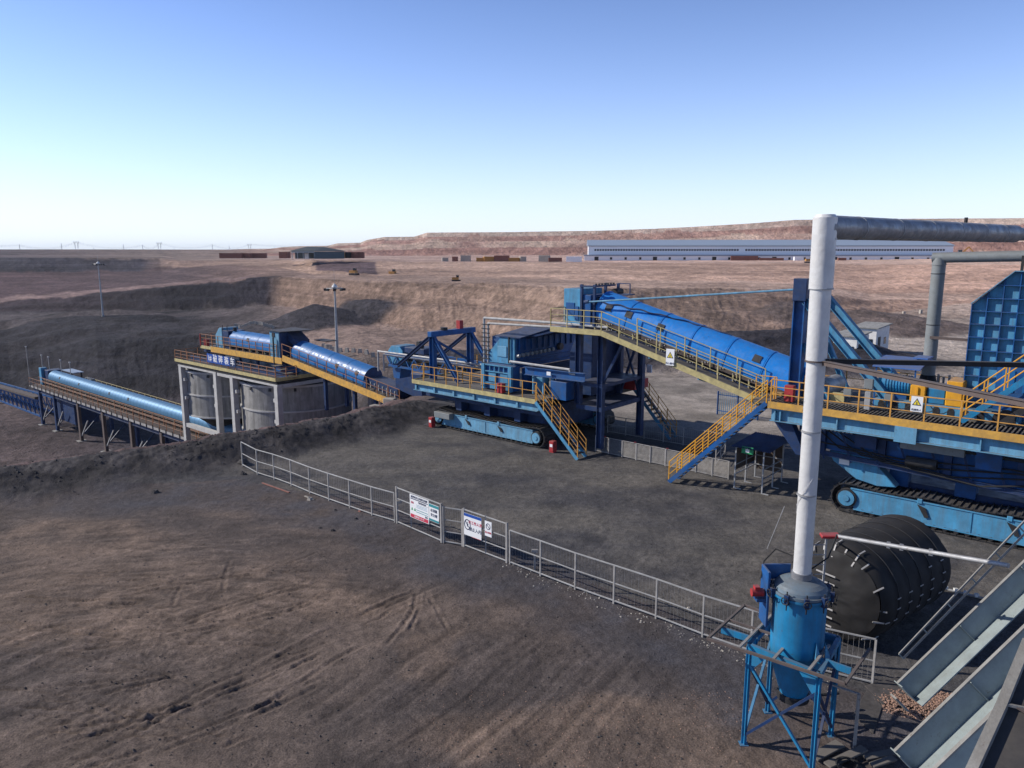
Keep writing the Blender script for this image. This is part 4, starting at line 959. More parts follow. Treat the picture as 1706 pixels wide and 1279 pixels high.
F().bar((-24.3,36,4.3),(-22.9,36,6.9),.12,.16).build('knee_brace', M['navy'], t); F().bar((-25.9,40.4,3),(-24.5,40.4,7),.12,.14).build('knee_brace', M['navy'], t); F().bar((-24.5,40.4,3),(-25.9,40.4,7),.1,.12).build('knee_brace', M['navy'], t)
F().prism([(-27.9,37.6,3.1),(-27.9,37.6,5.6),(-27.2,37.6,7.4),(-26.2,37.6,7.4),(-26.2,37.6,3.1)], (0,3.4,0)).build('transfer_chute', M['navy'], t, bevel=.03)
F().bx(-27.6,-26.4,35.3,36.1,3.1,4.2).build('control_cabinet', M['blue'], t, bevel=.02)
for k in range(3): F().bx(-26.1,-25.2,41.0+.6*k,41.45+.6*k,3.1,3.7 if k else 3.9).build('fire_box', M['red'], t, bevel=.01)
for k in range(2): F().bx(-26.0+.5*k,-25.65+.5*k,42.9,43.0,4.0,4.5).build('notice_box', M['signwhite'], t)
F().bx(-37.9,-37.3,34.2,34.7,.0,.1).build('track_chock', M['dark'], t)
def extinguisher_box(s, w, z, label, h=.6):
    o = F().bx(s-.17,s+.17,w-.16,w+.16,z,z+h).build('fire_extinguisher_box', M['red'], bevel=.015); tag(o, label, 'fire box')
    F().bx(s-.13,s+.13,w-.175,w-.165,z+.08,z+h-.08).build('door', M['red'], o); F().bx(s-.1,s+.1,w-.185,w-.178,z+h*.5,z+h*.75).build('notice', M['signwhite'], o)
extinguisher_box(-37.1, 34.35, 0, 'red fire box on the ground at the left end of the middle crawler track', .72)
extinguisher_box(-26.9, 34.7, 0, 'red fire box on the ground between the middle crawler track and its stair', .70)
o = F().bx(-36.9,-35.4,34.35,34.75,.75,1.15).build('tool_chest', M['pipegrey'], t, bevel=.02)

# ------------------------------------------------------------------ the long bright blue covered conveyor between the machines
cv = thing('covered_conveyor', 'long bright blue arched covered conveyor climbing from the right machine to the middle one', 'conveyor', tuple(S(-19, 37, 4)), SD)
t = cv
TA, TB = (-24.9,37,8.60), (-12.9,37,5.42)
cover(t, TA, TB, 1.02, 6, .45, M['tubeblue'], openings=((.16,R(22)),(.33,R(20)),(.78,R(34)),(.05,R(20))))
belt_frame(t, (-24.9,37,8.05), (-12.9,37,4.87), 36.0, 38.0, .62, roller_step=.85)
b = F(); b.bar((-23.55,34.62,7.43),(-14.3,34.62,4.80),.08,.30); b.bar((-27.1,34.62,7.42),(-23.55,34.62,7.43),.08,.30); b.build('walkway_stringer', M['cream'], t)
b = F(); b.bar((-23.55,35.2,7.42),(-14.0,35.2,4.74),1.1,.05); b.bar((-27.1,35.2,7.44),(-23.55,35.2,7.44),1.1,.05); b.build('walkway', M['grate'], t)
b = F(); b.bar((-27.1,36,7.25),(-23.4,36,7.25),.15,.35); b.bar((-23.4,36.1,7.2),(-13.2,36.1,4.35),.14,.34); b.bar((-23.4,37.9,7.2),(-13.2,37.9,4.35),.14,.34); b.build('main_stringer', M['navy'], t)
handrail(t, [S(-27.1,34.64,7.57), S(-23.55,34.64,7.57), S(-14.2,34.64,4.95)], step=1.2, m=M['cream'], mids=(.35,.68), name='handrail')
handrail(t, [S(-27.1,36.0,7.57), S(-27.1,34.64,7.57)], step=1.3, m=M['cream'], name='end_handrail')
handrail(t, [S(-22.0,35.85,7.1), S(-14.6,35.85,5.05)], step=1.55, m=M['cream'], mids=(.5,), h=1.15, name='inner_handrail')
for k in range(3): F().bar((-20.5+k*2.9,34.7,6.35-k*.82),(-19.9+k*2.9,36.0,5.9-k*.82),.12,.12).build('walkway_bracket', M['sky'], t)
# head end
F().bx(-27.2,-25.95,36,38.2,7.62,9.72).build('head_cover', M['sky'], t, bevel=.03)
F().bx(-27.0,-26.4,35.96,36.0,8.2,8.9).build('head_hatch', M['blue'], t); F().bx(-26.35,-26.1,35.95,36,7.9,8.7).build('head_hatch', M['blue'], t)
F().bx(-25.93,-25.2,35.95,38.35,7.62,9.4).build('head_frame', M['blue'], t, bevel=.03)
for s, w in ((-25.9,35.85),(-25.0,35.85),(-25.9,38.3),(-25.0,38.3)): F().bx(s,s+.14,w,w+.14,7.62,10.0).build('head_post', M['navy'], t)
F().bx(-25.15,-25.0,36.1,38.2,9.2,9.3).build('head_rail', M['navy'], t); F().bx(-25.15,-25.0,36.1,38.2,9.85,9.95).build('head_rail', M['navy'], t)
F().bx(-25.9,-24.8,35.8,35.9,9.85,9.95).build('head_rail', M['navy'], t)
for k in range(7): F().bx(-25.1,-25.0,36.2+k*.3,36.28+k*.3,9.95,10.05).build('fixing', M['dark'], t)
F().bx(-25.18,-25.10,36.5,37.5,8.55,9.2).build('head_window', M['pipegrey'], t)
F().tube((-24.9,37.9,9.5),(-24.9,38.6,9.5),.22,12).build('drive_pulley', M['dark'], t, smooth=True)
F().bx(-24.7,-23.7,37.4,38.3,9.35,9.42).build('service_step', M['navy'], t); F().bar((-24.0,38.2,9.35),(-24.0,38.2,10.0),.05,.05).build('service_post', M['navy'], t); F().bar((-24.8,38.2,10),(-24.0,38.2,10),.05,.05).build('service_rail', M['navy'], t)
# black hose laid over the cover
b = F(); last = None
for i in range(40):
    f = i/39; s = -25.0 + f*8.0; zax = 8.60 - (s+24.9)*.265; a = R(25) + f*R(68) + .05*math.sin(i)
    p = (s, 37 - 1.05*math.cos(a), zax + 1.05*math.sin(a))
    if last: b.tube(last, p, .05, 6)
    last = p
b.build('hose', M['navy'], t)
ws = warn_sign(None, 'warning_sign', 'white board with yellow warning triangle on the long conveyor walkway', face_basis(S(-19.15,34.52,6.50), FS.to_3x3() @ Vector((1,0,0))), .48, .86, '当心触电')

# ------------------------------------------------------------------ the crawler machine at the right
rm = thing('crawler_machine', 'big blue crawler feeder at the right edge with long yellow railed deck', 'crawler machine', tuple(S(-8, 37, 0)), SD)
t = rm
crawler(t, -10.9, .5, 35.25, .72, 1.2, M['sky'])
crawler(t, -10.9, .5, 43.5, .72, 1.2, M['sky'])
F().bx(-9.8,-.5,36.6,43.4,.9,1.6).build('undercarriage_beam', M['navy'], t, bevel=.04)
for s, w in ((-8.75,36.4),(-6.1,36.4),(-3.4,36.4),(-8.75,42),(-6.1,42),(-3.4,42)): F().bx(s,s+.8,w,w+.6,1.4,2.9).build('support_leg', M['blue'], t, bevel=.02)
# edge girder, toe board, grating of separate bars, rail
F().ibeam((-13.5,34.15,4.38),(-.5,34.15,4.38),.42,.58,t=.035).build('edge_girder', M['pale'], t)
F().bx(-8.1,-7.25,33.86,33.93,4.02,4.70).build('joint_plate', M['pale'], t)
for s in (-13.3,-13.05,-10.5,-5.0): F().bx(s,s+.05,33.96,34.12,4.13,4.63).build('girder_stiffener', M['pale'], t)
F().bx(-13.6,-.5,33.86,33.90,4.70,5.02).build('toe_board', M['yellow'], t)
b = F(); n = int(12.9/.16)
for k in range(n): b.bx(-13.5+k*.16,-13.5+k*.16+.06,33.92,35.6,4.92,4.97)
b.build('grating', M['grate'], t, kind='stuff')
F().bx(-13.5,-.5,35.62,40.5,4.90,4.97).build('deck_plate', M['grate'], t)
for w in (35.7, 38.0, 40.3): F().ibeam((-13.5,w,4.6),(-.5,w,4.6),.3,.5).build('deck_girder', M['navy'], t)
for k in range(7): F().ibeam((-13.4+k*2.1,34.3,4.55),(-13.4+k*2.1,40.3,4.55),.2,.4).build('cross_girder', M['navy'], t)
handrail(t, [S(-13.5,33.95,5.0), S(-.6,33.95,5.0)], step=1.25, mids=(.36,.68), r=.028)
handrail(t, [S(-13.4,39.9,5.0), S(-6.4,39.9,5.0)], step=1.4, mids=(.5,), name='rear_handrail')
handrail(t, [S(-14.6,34.8,4.98), S(-13.6,34.8,4.98)], step=1.0, name='landing_rail')
handrail(t, [S(-13.0,36.6,5.0), S(-12.2,34.9,5.0)], step=1.0, name='tail_guard')
F().bx(-14.5,-13.6,33.95,36.2,4.86,4.98).build('landing', M['grate'], t)
F().bx(-14.2,-13.65,35.6,36.3,5.0,5.12).build('landing_step', M['yellow'], t)
staircase(t, -18.65, -13.7, 33.95, 34.8, .02, 4.9, M['orangeyel'], M['blue'], rh=1.05, label='long blue staircase with bright yellow handrails reaching the yard')
for s in (-13.1,): F().bx(s,s+.42,34.5,34.8,4.99,5.75).build('fire_box', M['red'], t, bevel=.01)
# underside
F().prism([(-12.6,35.4,3.9),(-12.6,35.4,2.9),(-2,35.4,2.3),(-2,35.4,3.4),(-2,35.4,3.9)], (0,.12,0)).build('side_plate', M['blue'], t)
for k in range(4): F().bx(-11.6+k*2.6,-11.3+k*2.6,35.15,35.38,2.6,4.1).build('plate_rib', M['navy'], t)
F().prism([(-12.6,35.9,4.3),(-12.6,40.0,4.3),(-12.6,39.4,3.0),(-12.6,36.5,3.0)], (11,0,0)).build('lower_hopper', M['navy'], t)
F().prism([(-13.45,34.3,4.05),(-12.6,34.3,4.05),(-11.9,34.3,2.6),(-12.3,34.3,2.6)], (0,.5,0)).build('corner_bracket', M['navy'], t)
F().prism([(-11.2,35.5,2.75),(-9.4,35.5,2.75),(-8.2,35.5,1.55),(-9.0,35.5,1.45),(-9.9,35.5,1.6),(-11.0,35.5,2.3)], (0,.6,0)).build('front_outrigger', M['sky'], t, bevel=.03)
F().bx(-10.7,-10.25,35.46,35.48,2.2,2.45).build('nameplate', M['signwhite'], t)
b = F()
for k in range(10): b.bx(-11.6+k*.17,-11.5+k*.17,34.55,34.7,4.04,4.10).bx(-11.6+k*.17,-11.5+k*.17,34.55,34.7,3.9,3.97)
b.build('valve_row', M['galv'], t)
F().bx(-8.0,-5.6,34.6,35.0,3.6,3.95).build('cable_tray', M['pipegrey'], t)
ppath(t, [(-12,34.9,3.95),(-8,34.9,3.8),(-3,34.9,3.75),(-.5,34.9,3.75)], .06, M['dark'], 'hose')
for k in range(9):
    s = -11.8+k*1.2; F().bar((s,35.0,4.0),(s+.5,35.2,2.4),.07,.09).build('hanger', M['navy'], t)
for k in range(4):
    ppath(t, [(-12.4+k*.4,35.2,4.0),(-11.5+k*.9,35.05,3.2-.15*k),(-8+k*1.0,35.05,3.0-.2*k),(-4+k*.6,35.1,3.3-.1*k),(-1,35.1,3.2)], .035, M['black'], 'cable')
F().bx(-9.9,-9.0,34.8,35.3,3.3,3.9).build('junction_box', M['navy'], t); F().bx(-5.2,-4.3,34.8,35.3,3.2,3.9).build('junction_box', M['blue'], t); F().tube((-7.8,35.0,3.0),(-6.6,35.0,3.0),.22,12).build('hydraulic_motor', M['dark'], t, smooth=True)
F().ibeam((-12.3,35.2,2.7),(-1,35.2,2.3),.12,.22).build('lower_girder', M['navy'], t)
# mast with back stays
for w in (36.0, 38.9):
    F().ibeam((-13.15,w,5.0),(-13.15,w,10.55),.50,.55,(1,0,0),t=.05).build('mast_column', M['blue'], t)
    F().prism([(-13.46,w-.30,9.6),(-12.82,w-.30,9.6),(-12.82,w-.30,10.65),(-13.46,w-.30,10.65)], (0,.60,0)).build('mast_head', M['navy'], t, bevel=.02)
    F().ibeam((-12.9,w,9.6),(-8.6,w,4.98),.40,.36).build('back_stay', M['sky'], t)
    F().ibeam((-12.85,w,7.6),(-11.6,w,5.0),.25,.25).build('mast_brace', M['sky'], t)
F().bx(-13.3,-13.0,36.26,38.6,10.0,10.4).build('mast_tie', M['blue'], t); F().bx(-13.3,-13.0,36.26,38.6,7.4,7.7).build('mast_tie', M['blue'], t)
ppath(t, [(-13.45,36,10.12),(-25.2,35.6,9.02)], .055, M['pale'], 'stay_rod'); F().tube((-25.4,35.6,9.0),(-25.1,35.6,9.04),.10,8).build('stay_eye', M['navy'], t)
# belt tail, drum, motor, gearbox
F().tube((-12.0,36.2,5.45),(-12.0,38.4,5.45),.45,16).build('tail_drum', M['galv'], t, smooth=True)
F().bx(-12.6,-10.9,36.1,36.2,4.98,5.4).build('drum_frame', M['cream'], t)
F().prism([(-9.5,35.8,4.98),(-9.5,35.8,5.42),(-4.0,35.8,5.42),(-4.0,35.8,4.98)], (0,1.9,0)).build('base_frame', M['sky'], t, bevel=.02)
am = local_mesh(MB().prism([(-.13,0,0),(.13,0,0),(.13,0,.22),(.09,0,.31),(0,0,.35),(-.09,0,.31),(-.13,0,.22)], (0,.02,0)), M['dark'])
for k in range(10): inst('base_opening', am, t, FS @ Matrix.Translation((-9.2+k*.55, 35.78, 5.02)))
F().tube((-9.35,36.5,6.0),(-8.15,36.5,6.0),.44,20).build('motor_body', M['tankblue'], t, smooth=True)
b = F()
for i in range(4): b.tube((-9.35-.09*i,36.5,6.0),(-9.35-.09*(i+1),36.5,6.0),.40*math.cos(i*.36),18,.40*math.cos((i+1)*.36))
b.build('motor_end_bell', mat('teal_motor_paint', (.02,.36,.45), .4, var=.1), t, smooth=True)
for k in range(9): F().tube((-9.2+k*.12,36.5,6.0),(-9.17+k*.12,36.5,6.0),.475,20).build('cooling_fin', M['tankblue'], t)
F().bx(-9.2,-8.3,36.2,36.8,5.42,5.6).build('motor_foot', M['blue'], t)
F().bx(-8.1,-7.5,35.9,36.9,5.42,6.18).build('coupling_guard', M['orangeyel'], t, bevel=.03)
F().bx(-7.85,-7.78,35.84,35.9,5.42,6.1).build('guard_rib', M['orangeyel'], t)
F().bx(-7.45,-6.75,36.0,37.2,5.42,6.1).build('gearbox', M['tankblue'], t, bevel=.04)
F().prism([(-6.72,35.9,5.42),(-6.72,35.9,6.5),(-6.1,35.9,6.5),(-6.1,35.9,5.42)], (0,1.4,0)).build('gearbox_guard', M['orangeyel'], t, bevel=.03)
F().bx(-6.7,-6.0,37.3,38.3,5.0,6.4).build('oil_station', M['dark'], t, bevel=.03)
for k in range(5): F().tube((-7.4+k*.22,37.6,6.1),(-7.4+k*.22,37.6,6.5-.1*(k%2)),.05,6).build('fitting', M['pipegrey'], t)
for (s, w, z, sw, hh) in ((-10.58,34.9,5.48,.33,.36),(-9.82,35.2,5.9,.36,.42),(-8.87,34.9,5.52,.36,.28)):
    F().bx(s,s+sw,w,w+.2,z,z+hh).build('switch_box', M['pipegrey'], t, bevel=.01)
    b = F()
    for q in range(3): b.bar((s+.05+q*.12,w+.1,4.98),(s+.05+q*.12,w+.1,z),.03,.03)
    b.build('box_leg', M['dark'], t)
F().bx(-9.7,-9.45,35.0,35.3,4.98,5.8).build('pump', M['galv'], t, bevel=.02)
for k in range(6):
    a0 = (-9.6+k*.5,35.1,5.5); b = F(); last = a0
    for q in range(1,7): c_ = (a0[0]+.13*q, 35.1, 5.45-.25*math.sin(q/6*math.pi)); b.tube(last, c_, .02, 5); last = c_
    b.build('cable', M['black'], t)
# motor canopy
F().prism([(-9.75,36.0,6.80),(-9.75,37.6,7.12),(-9.75,37.6,7.17),(-9.75,36.0,6.85)], (1.95,0,0)).build('canopy_sheet', M['shade'], t)
F().prism([(-9.75,37.6,7.12),(-9.75,38.9,6.86),(-9.75,38.9,6.91),(-9.75,37.6,7.17)], (1.95,0,0)).build('canopy_sheet', M['shade'], t)
for s, w in ((-9.6,36.1),(-8.0,36.1),(-9.6,38.7),(-8.0,38.7)): F().bar((s,w,4.98),(s,w,6.84),.06,.06).build('canopy_post', M['blue'], t)
F().bx(-8.35,-7.75,36.95,38.0,7.18,7.24).build('canopy_sheet', M['shade'], t)
# hopper wall with its grid of ribs
F().prism([(-6.2,36.6,5.02),(-6.2,36.6,9.75),(-4.82,36.6,11.1),(-.8,36.6,11.1),(-.8,36.6,5.02)], (0,.10,0)).build('hopper_wall', M['sky'], t)
hz = lambda s: 9.75 + (s+6.2)*.978 if s < -4.82 else 11.1
for k in range(11):
    s = -6.2+k*.54; F().bx(s-.015,s+.02,36.43,36.598,5.05 if s < -5.5 or s > -2 else 7.4,min(hz(s),11.08)).build('vertical_rib', M['blue'], t)
for k in range(12):
    z = 5.10+k*.545; s0 = -6.2 if z < 9.75 else -6.2+(z-9.75)/.978
    if z > 7.3: F().bx(s0,-.8,36.425,36.598,z-.015,z+.02).build('horizontal_rib', M['blue'], t)
    else: F().bx(s0,-5.1,36.425,36.598,z-.015,z+.02).build('horizontal_rib', M['blue'], t)
F().bar((-6.22,36.48,9.77),(-4.80,36.48,11.14),.30,.03).build('hopper_edge', M['pale'], t); F().bx(-4.8,-.8,36.34,36.63,11.12,11.15).build('hopper_edge', M['pale'], t)
F().bx(-5.05,-.8,36.45,36.598,5.1,7.35).build('door_panel', M['blue'], t)
for k in range(3): F().bx(-4.85+k*.75,-4.4+k*.75+(.3 if k else 0),36.42,36.448,6.2,7.1).build('hopper_window', M['tubemid'], t)
F().bar((-4.6,36.5,11.1),(-4.6,36.5,11.75),.10,.08).build('pipe_clamp', M['dark'], t); F().bar((-4.4,36.5,11.1),(-4.4,36.5,11.75),.10,.08).build('pipe_clamp', M['dark'], t)
F().bx(-6.9,-6.2,36.6,38.5,5.0,6.3).build('side_bin', M['blue'], t, bevel=.02)
# stair at the right, climbing along the hopper
staircase(t, -5.9, -1.8, 35.0, 35.8, 5.0, 9.0, M['orangeyel'], M['tankblue'], rh=1.05, label='short staircase climbing beside the ribbed hopper wall')
F().tube((-4.4,35.3,5.35),(-4.4,35.42,5.35),.30,16).build('hose_reel', M['dark'], t); F().tube((-4.0,35.3,5.75),(-4.0,35.42,5.75),.26,16).build('hose_reel', M['dark'], t)
warn_sign(None, 'warning_sign', 'white board with yellow warning triangle on the deck rail before the yellow motor guard', face_basis(S(-7.35,33.88,5.72), FS.to_3x3() @ Vector((1,0,0))), .44, .64, '机械伤人')
# grey pipe behind the deck
gp = thing('dust_pipe', 'thick grey steel pipe rising behind the motors and bending right over the hopper', 'pipe', tuple(S(-8,38.5,4.97)), SD)
F().tube((-8.0,38.5,4.98),(-8.0,38.5,11.45),.28,20).build('vertical_pipe', M['pipegrey'], gp, smooth=True)
F().tube((-8.28,38.5,11.62),(3.0,38.5,11.95),.235,20).build('horizontal_pipe', M['pipegrey'], gp, smooth=True)
F().tube((-8.0,38.5,11.3),(-8.0,38.5,11.62),.30,20,.26).build('mitre_bend', M['pipegrey'], gp, smooth=True)
for z in (8.6, 10.9): F().tube((-8.0,38.5,z),(-8.0,38.5,z+.03),.295,20).build('flange', M['dark'], gp)
F().tube((-8.0,38.5,5.9),(-8.0,38.5,6.3),.40,20,.30).build('flexible_sleeve', M['black'], gp, smooth=True)
F().bx(-8.0,-6.0,38.1,38.2,8.0,8.12).build('support_arm', M['brown'], gp)
# ------------------------------------------------------------------ silos, their platform and the conveyor over them
def silo(s, w, label):
    c = S(s, w, LOW); t = thing('silo', label, 'silo', tuple(c), SD, 'concrete silos below the platform')
    r = 5.7; X = FS @ Matrix.Translation((s, w, 0))
    MB(X).tube((0,0,-6.6),(0,0,-1.5),r,56).build('drum_wall', M['concrete'], t, smooth=True)
    for z, h in ((-1.66,.22),(-4.2,.16),(-6.68,.18)): MB(X).tube((0,0,z),(0,0,z+h),r+.10,56).build('ring_band', M['colconc'], t, smooth=True)
    MB(X).tube((0,0,-9.6),(0,0,-6.66),1.5,24,r-.4).build('cone_hopper', M['dark'], t, smooth=True)
    MB(X).tube((0,0,-10.2),(0,0,-9.55),1.0,12).build('outlet_gate', M['navy'], t)
    MB(X).tube((0,0,-1.48),(0,0,-1.3),r-.3,40).build('lid', M['dark'], t)
    for k in range(7):
        a = math.pi*(1+.14*k) - .1; MB(X).bar((r*math.cos(a)*.98, r*math.sin(a)*.98, -1.4),(r*1.02*math.cos(a), r*1.02*math.sin(a), -2.0),.25,.12).build('lid_clamp', M['dark'], t)
silo(-82.2, 44.95, 'concrete silo at the left, the farther of the two under the platform')
silo(-69.7, 44.95, 'concrete silo at the right, the nearer of the two, rising above the earth bank')
sf = thing('silo_platform', 'pale concrete column frame with railed deck above the silos, lettered blue sign on the rail', 'platform', tuple(S(-73.5,44,LOW)), SD)
t = sf
cols = [(-83.24,39),(-75.42,39),(-71.99,39),(-63.69,39),(-83.24,50),(-75.42,50),(-71.99,50),(-63.4,50)]
cm = local_mesh(MB().bx(-.28,.28,-.28,.28,0,-1.0-LOW+.1), M['colconc'])
for s, w in cols: inst('column', cm, t, FS @ Matrix.Translation((s, w, LOW)))
for s0, s1 in ((-83.24,-75.42),(-71.99,-63.69)):
    F().bx(s0-.34,s1+.34,38.72,39.28,-.98,-.78).build('top_beam', M['colconc'], t)
    F().bx(s0+.35,s1-.35,38.80,39.2,-7.9,-7.45).build('tie_beam', M['colconc'], t)
F().bx(-75.0,-72.4,38.8,39.2,-1.13,-.8).build('top_beam', M['colconc'], t)
for s in (-83.24,-75.42,-71.99,-63.69):
    F().bx(s-.26,s+.26,39.35,49.6,-1.15,-.8).build('cross_beam', M['colconc'], t)
    for z in (-2.6,-4.7): F().bx(s+(-.7 if s in (-75.42,-63.69) else .35),s+(-.35 if s in (-75.42,-63.69) else .7),38.85,39.2,z,z+.35).build('corbel', M['colconc'], t)
F().bx(-84.1,-63.5,38.75,50.3,-.74,-.46).build('deck_slab', M['dark'], t)
F().bx(-84.1,-63.5,38.62,38.66,-.46,-.12).build('toe_board', M['cream'], t)
F().bx(-63.45,-63.41,38.62,44,-.46,-.12).build('toe_board', M['cream'], t)
handrail(t, [S(-84.05,44,-.42), S(-84.05,38.7,-.42), S(-63.5,38.7,-.42), S(-63.5,41.0,-.42)], h=1.25, step=1.45, m=M['oldrail'], mids=(.4,.7), r=.032)
for k in range(8): F().bx(-82.5+k*2.4,-81.0+k*2.4,40.2,41.6,-1.3,-.82).build('silo_inlet', M['dark'], t)
F().ibeam((-83.8,40.4,-.2),(-64,40.4,-.2),.3,.5).build('rail_girder', M['navy'], t)
# the blue sign panels with white letters
sgn = thing('platform_sign', 'row of blue panels with white Chinese letters hung on the silo platform rail', 'sign', tuple(S(-73.5,38.6,.2)), SD)
for k, (ch, mt) in enumerate((('1#',0),('破',0),('碎',0),('装',0),('车',1))):
    s0 = -76.4+k*1.17; p = F().bx(s0,s0+1.12,38.56,38.60,.22,1.14).build('sign_panel', M['signblue'] if not mt else M['navy'], sgn)
    text(p, ch, .88 if k else .80, face_basis(S(s0+.56,38.55,.68), FS.to_3x3() @ Vector((1,0,0))), M['signwhite'], ext=.01)

# conveyor above the silos
sc_ = thing('covered_conveyor', 'blue covered conveyor running up from mid yard and along the top of the silos', 'conveyor', tuple(S(-65,42.5,-.4)), SD)
t = sc_
cover(t, (-65.6,43,1.90),(-54.2,43,.30),1.10,4,.45,M['tubemid'], rp=.015, seg=16, openings=((.62,R(20)),(.88,R(22))))
cover(t, (-77.9,43,2.08),(-69.2,43,2.02),1.05,3,.45,M['tubemid'], rp=.015, seg=16, openings=((.42,R(22)),))
F().prism([(-49.8,41.9,.1),(-49.8,41.9,1.5),(-46.4,41.9,1.7),(-46.4,41.9,-.5)], (0,2.2,0)).build('loading_hopper', M['navy'], t, bevel=.03)
for k in range(8): F().bx(-53.9+k*.55,-53.8+k*.55,41.95,42.05,-.55-k*.075,.35-k*.075).build('skirt_bracket', M['galv'], t)
F().prism([(-54.0,42.2,-.4),(-54.0,42.2,.55),(-49.9,42.2,.1),(-49.9,42.2,-.9)], (0,1.6,0)).build('skirt_board', M['navy'], t)
F().prism([(-54.16,43-1.05*math.cos(a),.26+1.05*math.sin(a)) for a in [math.pi*i/10 for i in range(11)]] , (.05,0,0)).build('end_plate', M['navy'], t)
F().bx(-54.2,-53.9,41.85,44.15,-.55,.3).build('end_frame', M['blue'], t)
belt_frame(t, (-65.6,43,1.35),(-45.0,43,-1.50),42.0,44.0,.5,roller_step=1.3)
belt_frame(t, (-79.2,43,1.55),(-66.5,43,1.50),42.0,44.0,.45,roller_step=1.3)
F().bar((-65.9,41.05,1.34),(-48.3,41.05,-1.12),.08,.62).build('walkway_stringer', M['yellow'], t)
F().bar((-65.9,41.6,1.3),(-48.3,41.6,-1.16),1.1,.06).build('walkway', M['grate'], t)
F().bar((-82.6,41.05,1.10),(-80.2,41.05,1.10),.08,.34).build('walkway_stringer', M['cream'], t)
F().bar((-80.2,41.02,1.02),(-66.0,41.02,1.02),.08,.62).build('walkway_stringer', M['yellow'], t)
F().bx(-82.6,-66.0,41.1,45.2,1.02,1.10).build('walkway', M['grate'], t)
for s in (-82.0,-78.5,-75,-71.5,-68): F().bx(s,s+.25,41.4,41.65,-.44,1.0).build('trestle_leg', M['navy'], t); F().bx(s,s+.25,44.6,44.85,-.44,1.0).build('trestle_leg', M['navy'], t)
F().bx(-82.6,-66.0,41.4,41.6,.5,.75).build('side_girder', M['navy'], t)
handrail(t, [S(-82.5,44.9,1.25), S(-82.5,41.05,1.25), S(-66.9,41.05,1.30)], h=1.3, step=1.35, m=M['oldrail'], mids=(.35,.68), r=.032)
handrail(t, [S(-65.9,41.05,1.62), S(-48.3,41.05,-.85)], h=1.15, step=1.45, m=M['oldrail'], mids=(.5,), r=.03)
F().bx(-82.3,-81.6,41.3,41.6,1.15,1.95).build('fire_box', M['red'], t); F().bar((-82.5,41.0,1.15),(-82.5,41.0,2.6),.07,.07).build('red_post', M['red'], t)
F().prism([(-80.9,42,1.1),(-80.9,42,2.5),(-80.0,42,3.35),(-79.4,42,3.35),(-79.4,42,1.1)], (0,2.0,0)).build('head_cover', M['pale'], t, bevel=.03)
F().bx(-79.3,-78.0,42,44,1.1,3.1).build('head_frame', M['navy'], t, bevel=.03)
for s in (-79.2,-78.2): F().bar((s,42,3.1),(s,42,3.7),.06,.06).build('lamp_post', M['dark'], t)
F().tube((-77.6,42.6,3.1),(-77.6,42.6,3.5),.2,8).build('drive_motor', M['dark'], t)
# transfer tower between the two covers
F().bx(-68.4,-66.7,41.25,43.9,1.12,3.85).build('transfer_tower', M['pale'], t, bevel=.03)
F().bx(-66.69,-66.6,41.3,43.9,1.12,3.8).build('tower_side', M['navy'], t)
F().bx(-67.9,-67.4,41.2,41.245,3.3,3.75).build('tower_window', M['dark'], t)
F().prism([(-68.5,41.1,3.88),(-66.2,41.1,3.88),(-64.9,44.2,3.95),(-68.5,44.2,3.95)], (0,0,.06)).build('tower_roof', M['dark'], t)
F().bx(-68.3,-66.9,41.4,43.6,-1.8,1.0).build('lower_chute', M['blue'], t, bevel=.03)
F().prism([(-66.6,42.2,2.9),(-66.6,42.2,3.8),(-65.2,42.2,3.0),(-65.2,42.2,2.4)], (0,1.6,0)).build('feed_chute', M['navy'], t)
for q in range(3): F().bar((-69.4+.3*q,42.8,3.0),(-69.0+.35*q,42.8,3.75-.1*q),.12,.22).build('hydraulic_arm', M['galv'], t)
F().bx(-65.0,-62.9,44.2,45.4,2.9,2.98).build('rain_sheet', M['dark'], t)
F().bar((-67.35,41.0,-1.4),(-67.35,41.0,3.3),.12,.12).build('drain_pipe', M['dark'], t)
for q in range(4): F().bx(-66.6+q*.9,-65.8+q*.9,40.2,41.0,.6-q*.28,.64-q*.28).build('stair_tread', M['grate'], t)
for s in (-60,-55.5,-51.5):
    zz = 1.0+(-65.6-s)*.142+.1
    F().bx(s,s+.3,41.6,41.9,-3.2 if s < -54 else -2.4,zz-.1).build('trestle_leg', M['navy'], t); F().bx(s,s+.3,44,44.3,-3.2,zz-.1).build('trestle_leg', M['navy'], t)
# tail blocks
for i, (px, py, Y, sz, lb) in enumerate(((602,668,60,.7,'small concrete block under the yellow stringer, leftmost of the tail blocks'),(628,673,59,.8,'concrete block under the yellow stringer, second of the tail blocks'),(650,680,58,.7,'concrete block near the bottom of the yellow stringer'))):
    p = at_y(px, py, Y); p.z = gz(p.x, p.y)
    o = MB(Matrix.Translation(p) @ Matrix.Rotation(SD+.2*i,4,'Z')).bx(-sz*.7,sz*.7,-sz*.4,sz*.4,0,sz*.7).build('concrete_block', M['block'], bevel=.05); tag(o, lb, 'concrete block')
tp = thing('tail_block', 'pale concrete block with small rail at the tail of the silo conveyor', 'platform', tuple(S(-46.4,40.6,-2)), SD)
F().bx(-47.5,-46.3,40.2,41.4,-2.2,-.7).build('block', M['concrete'], tp, bevel=.04)
handrail(tp, [S(-49.8,40.1,-1.7), S(-46.2,40.1,-1.75), S(-45.0,40.1,-1.8)], h=1.0, step=1.2, m=M['oldrail'])

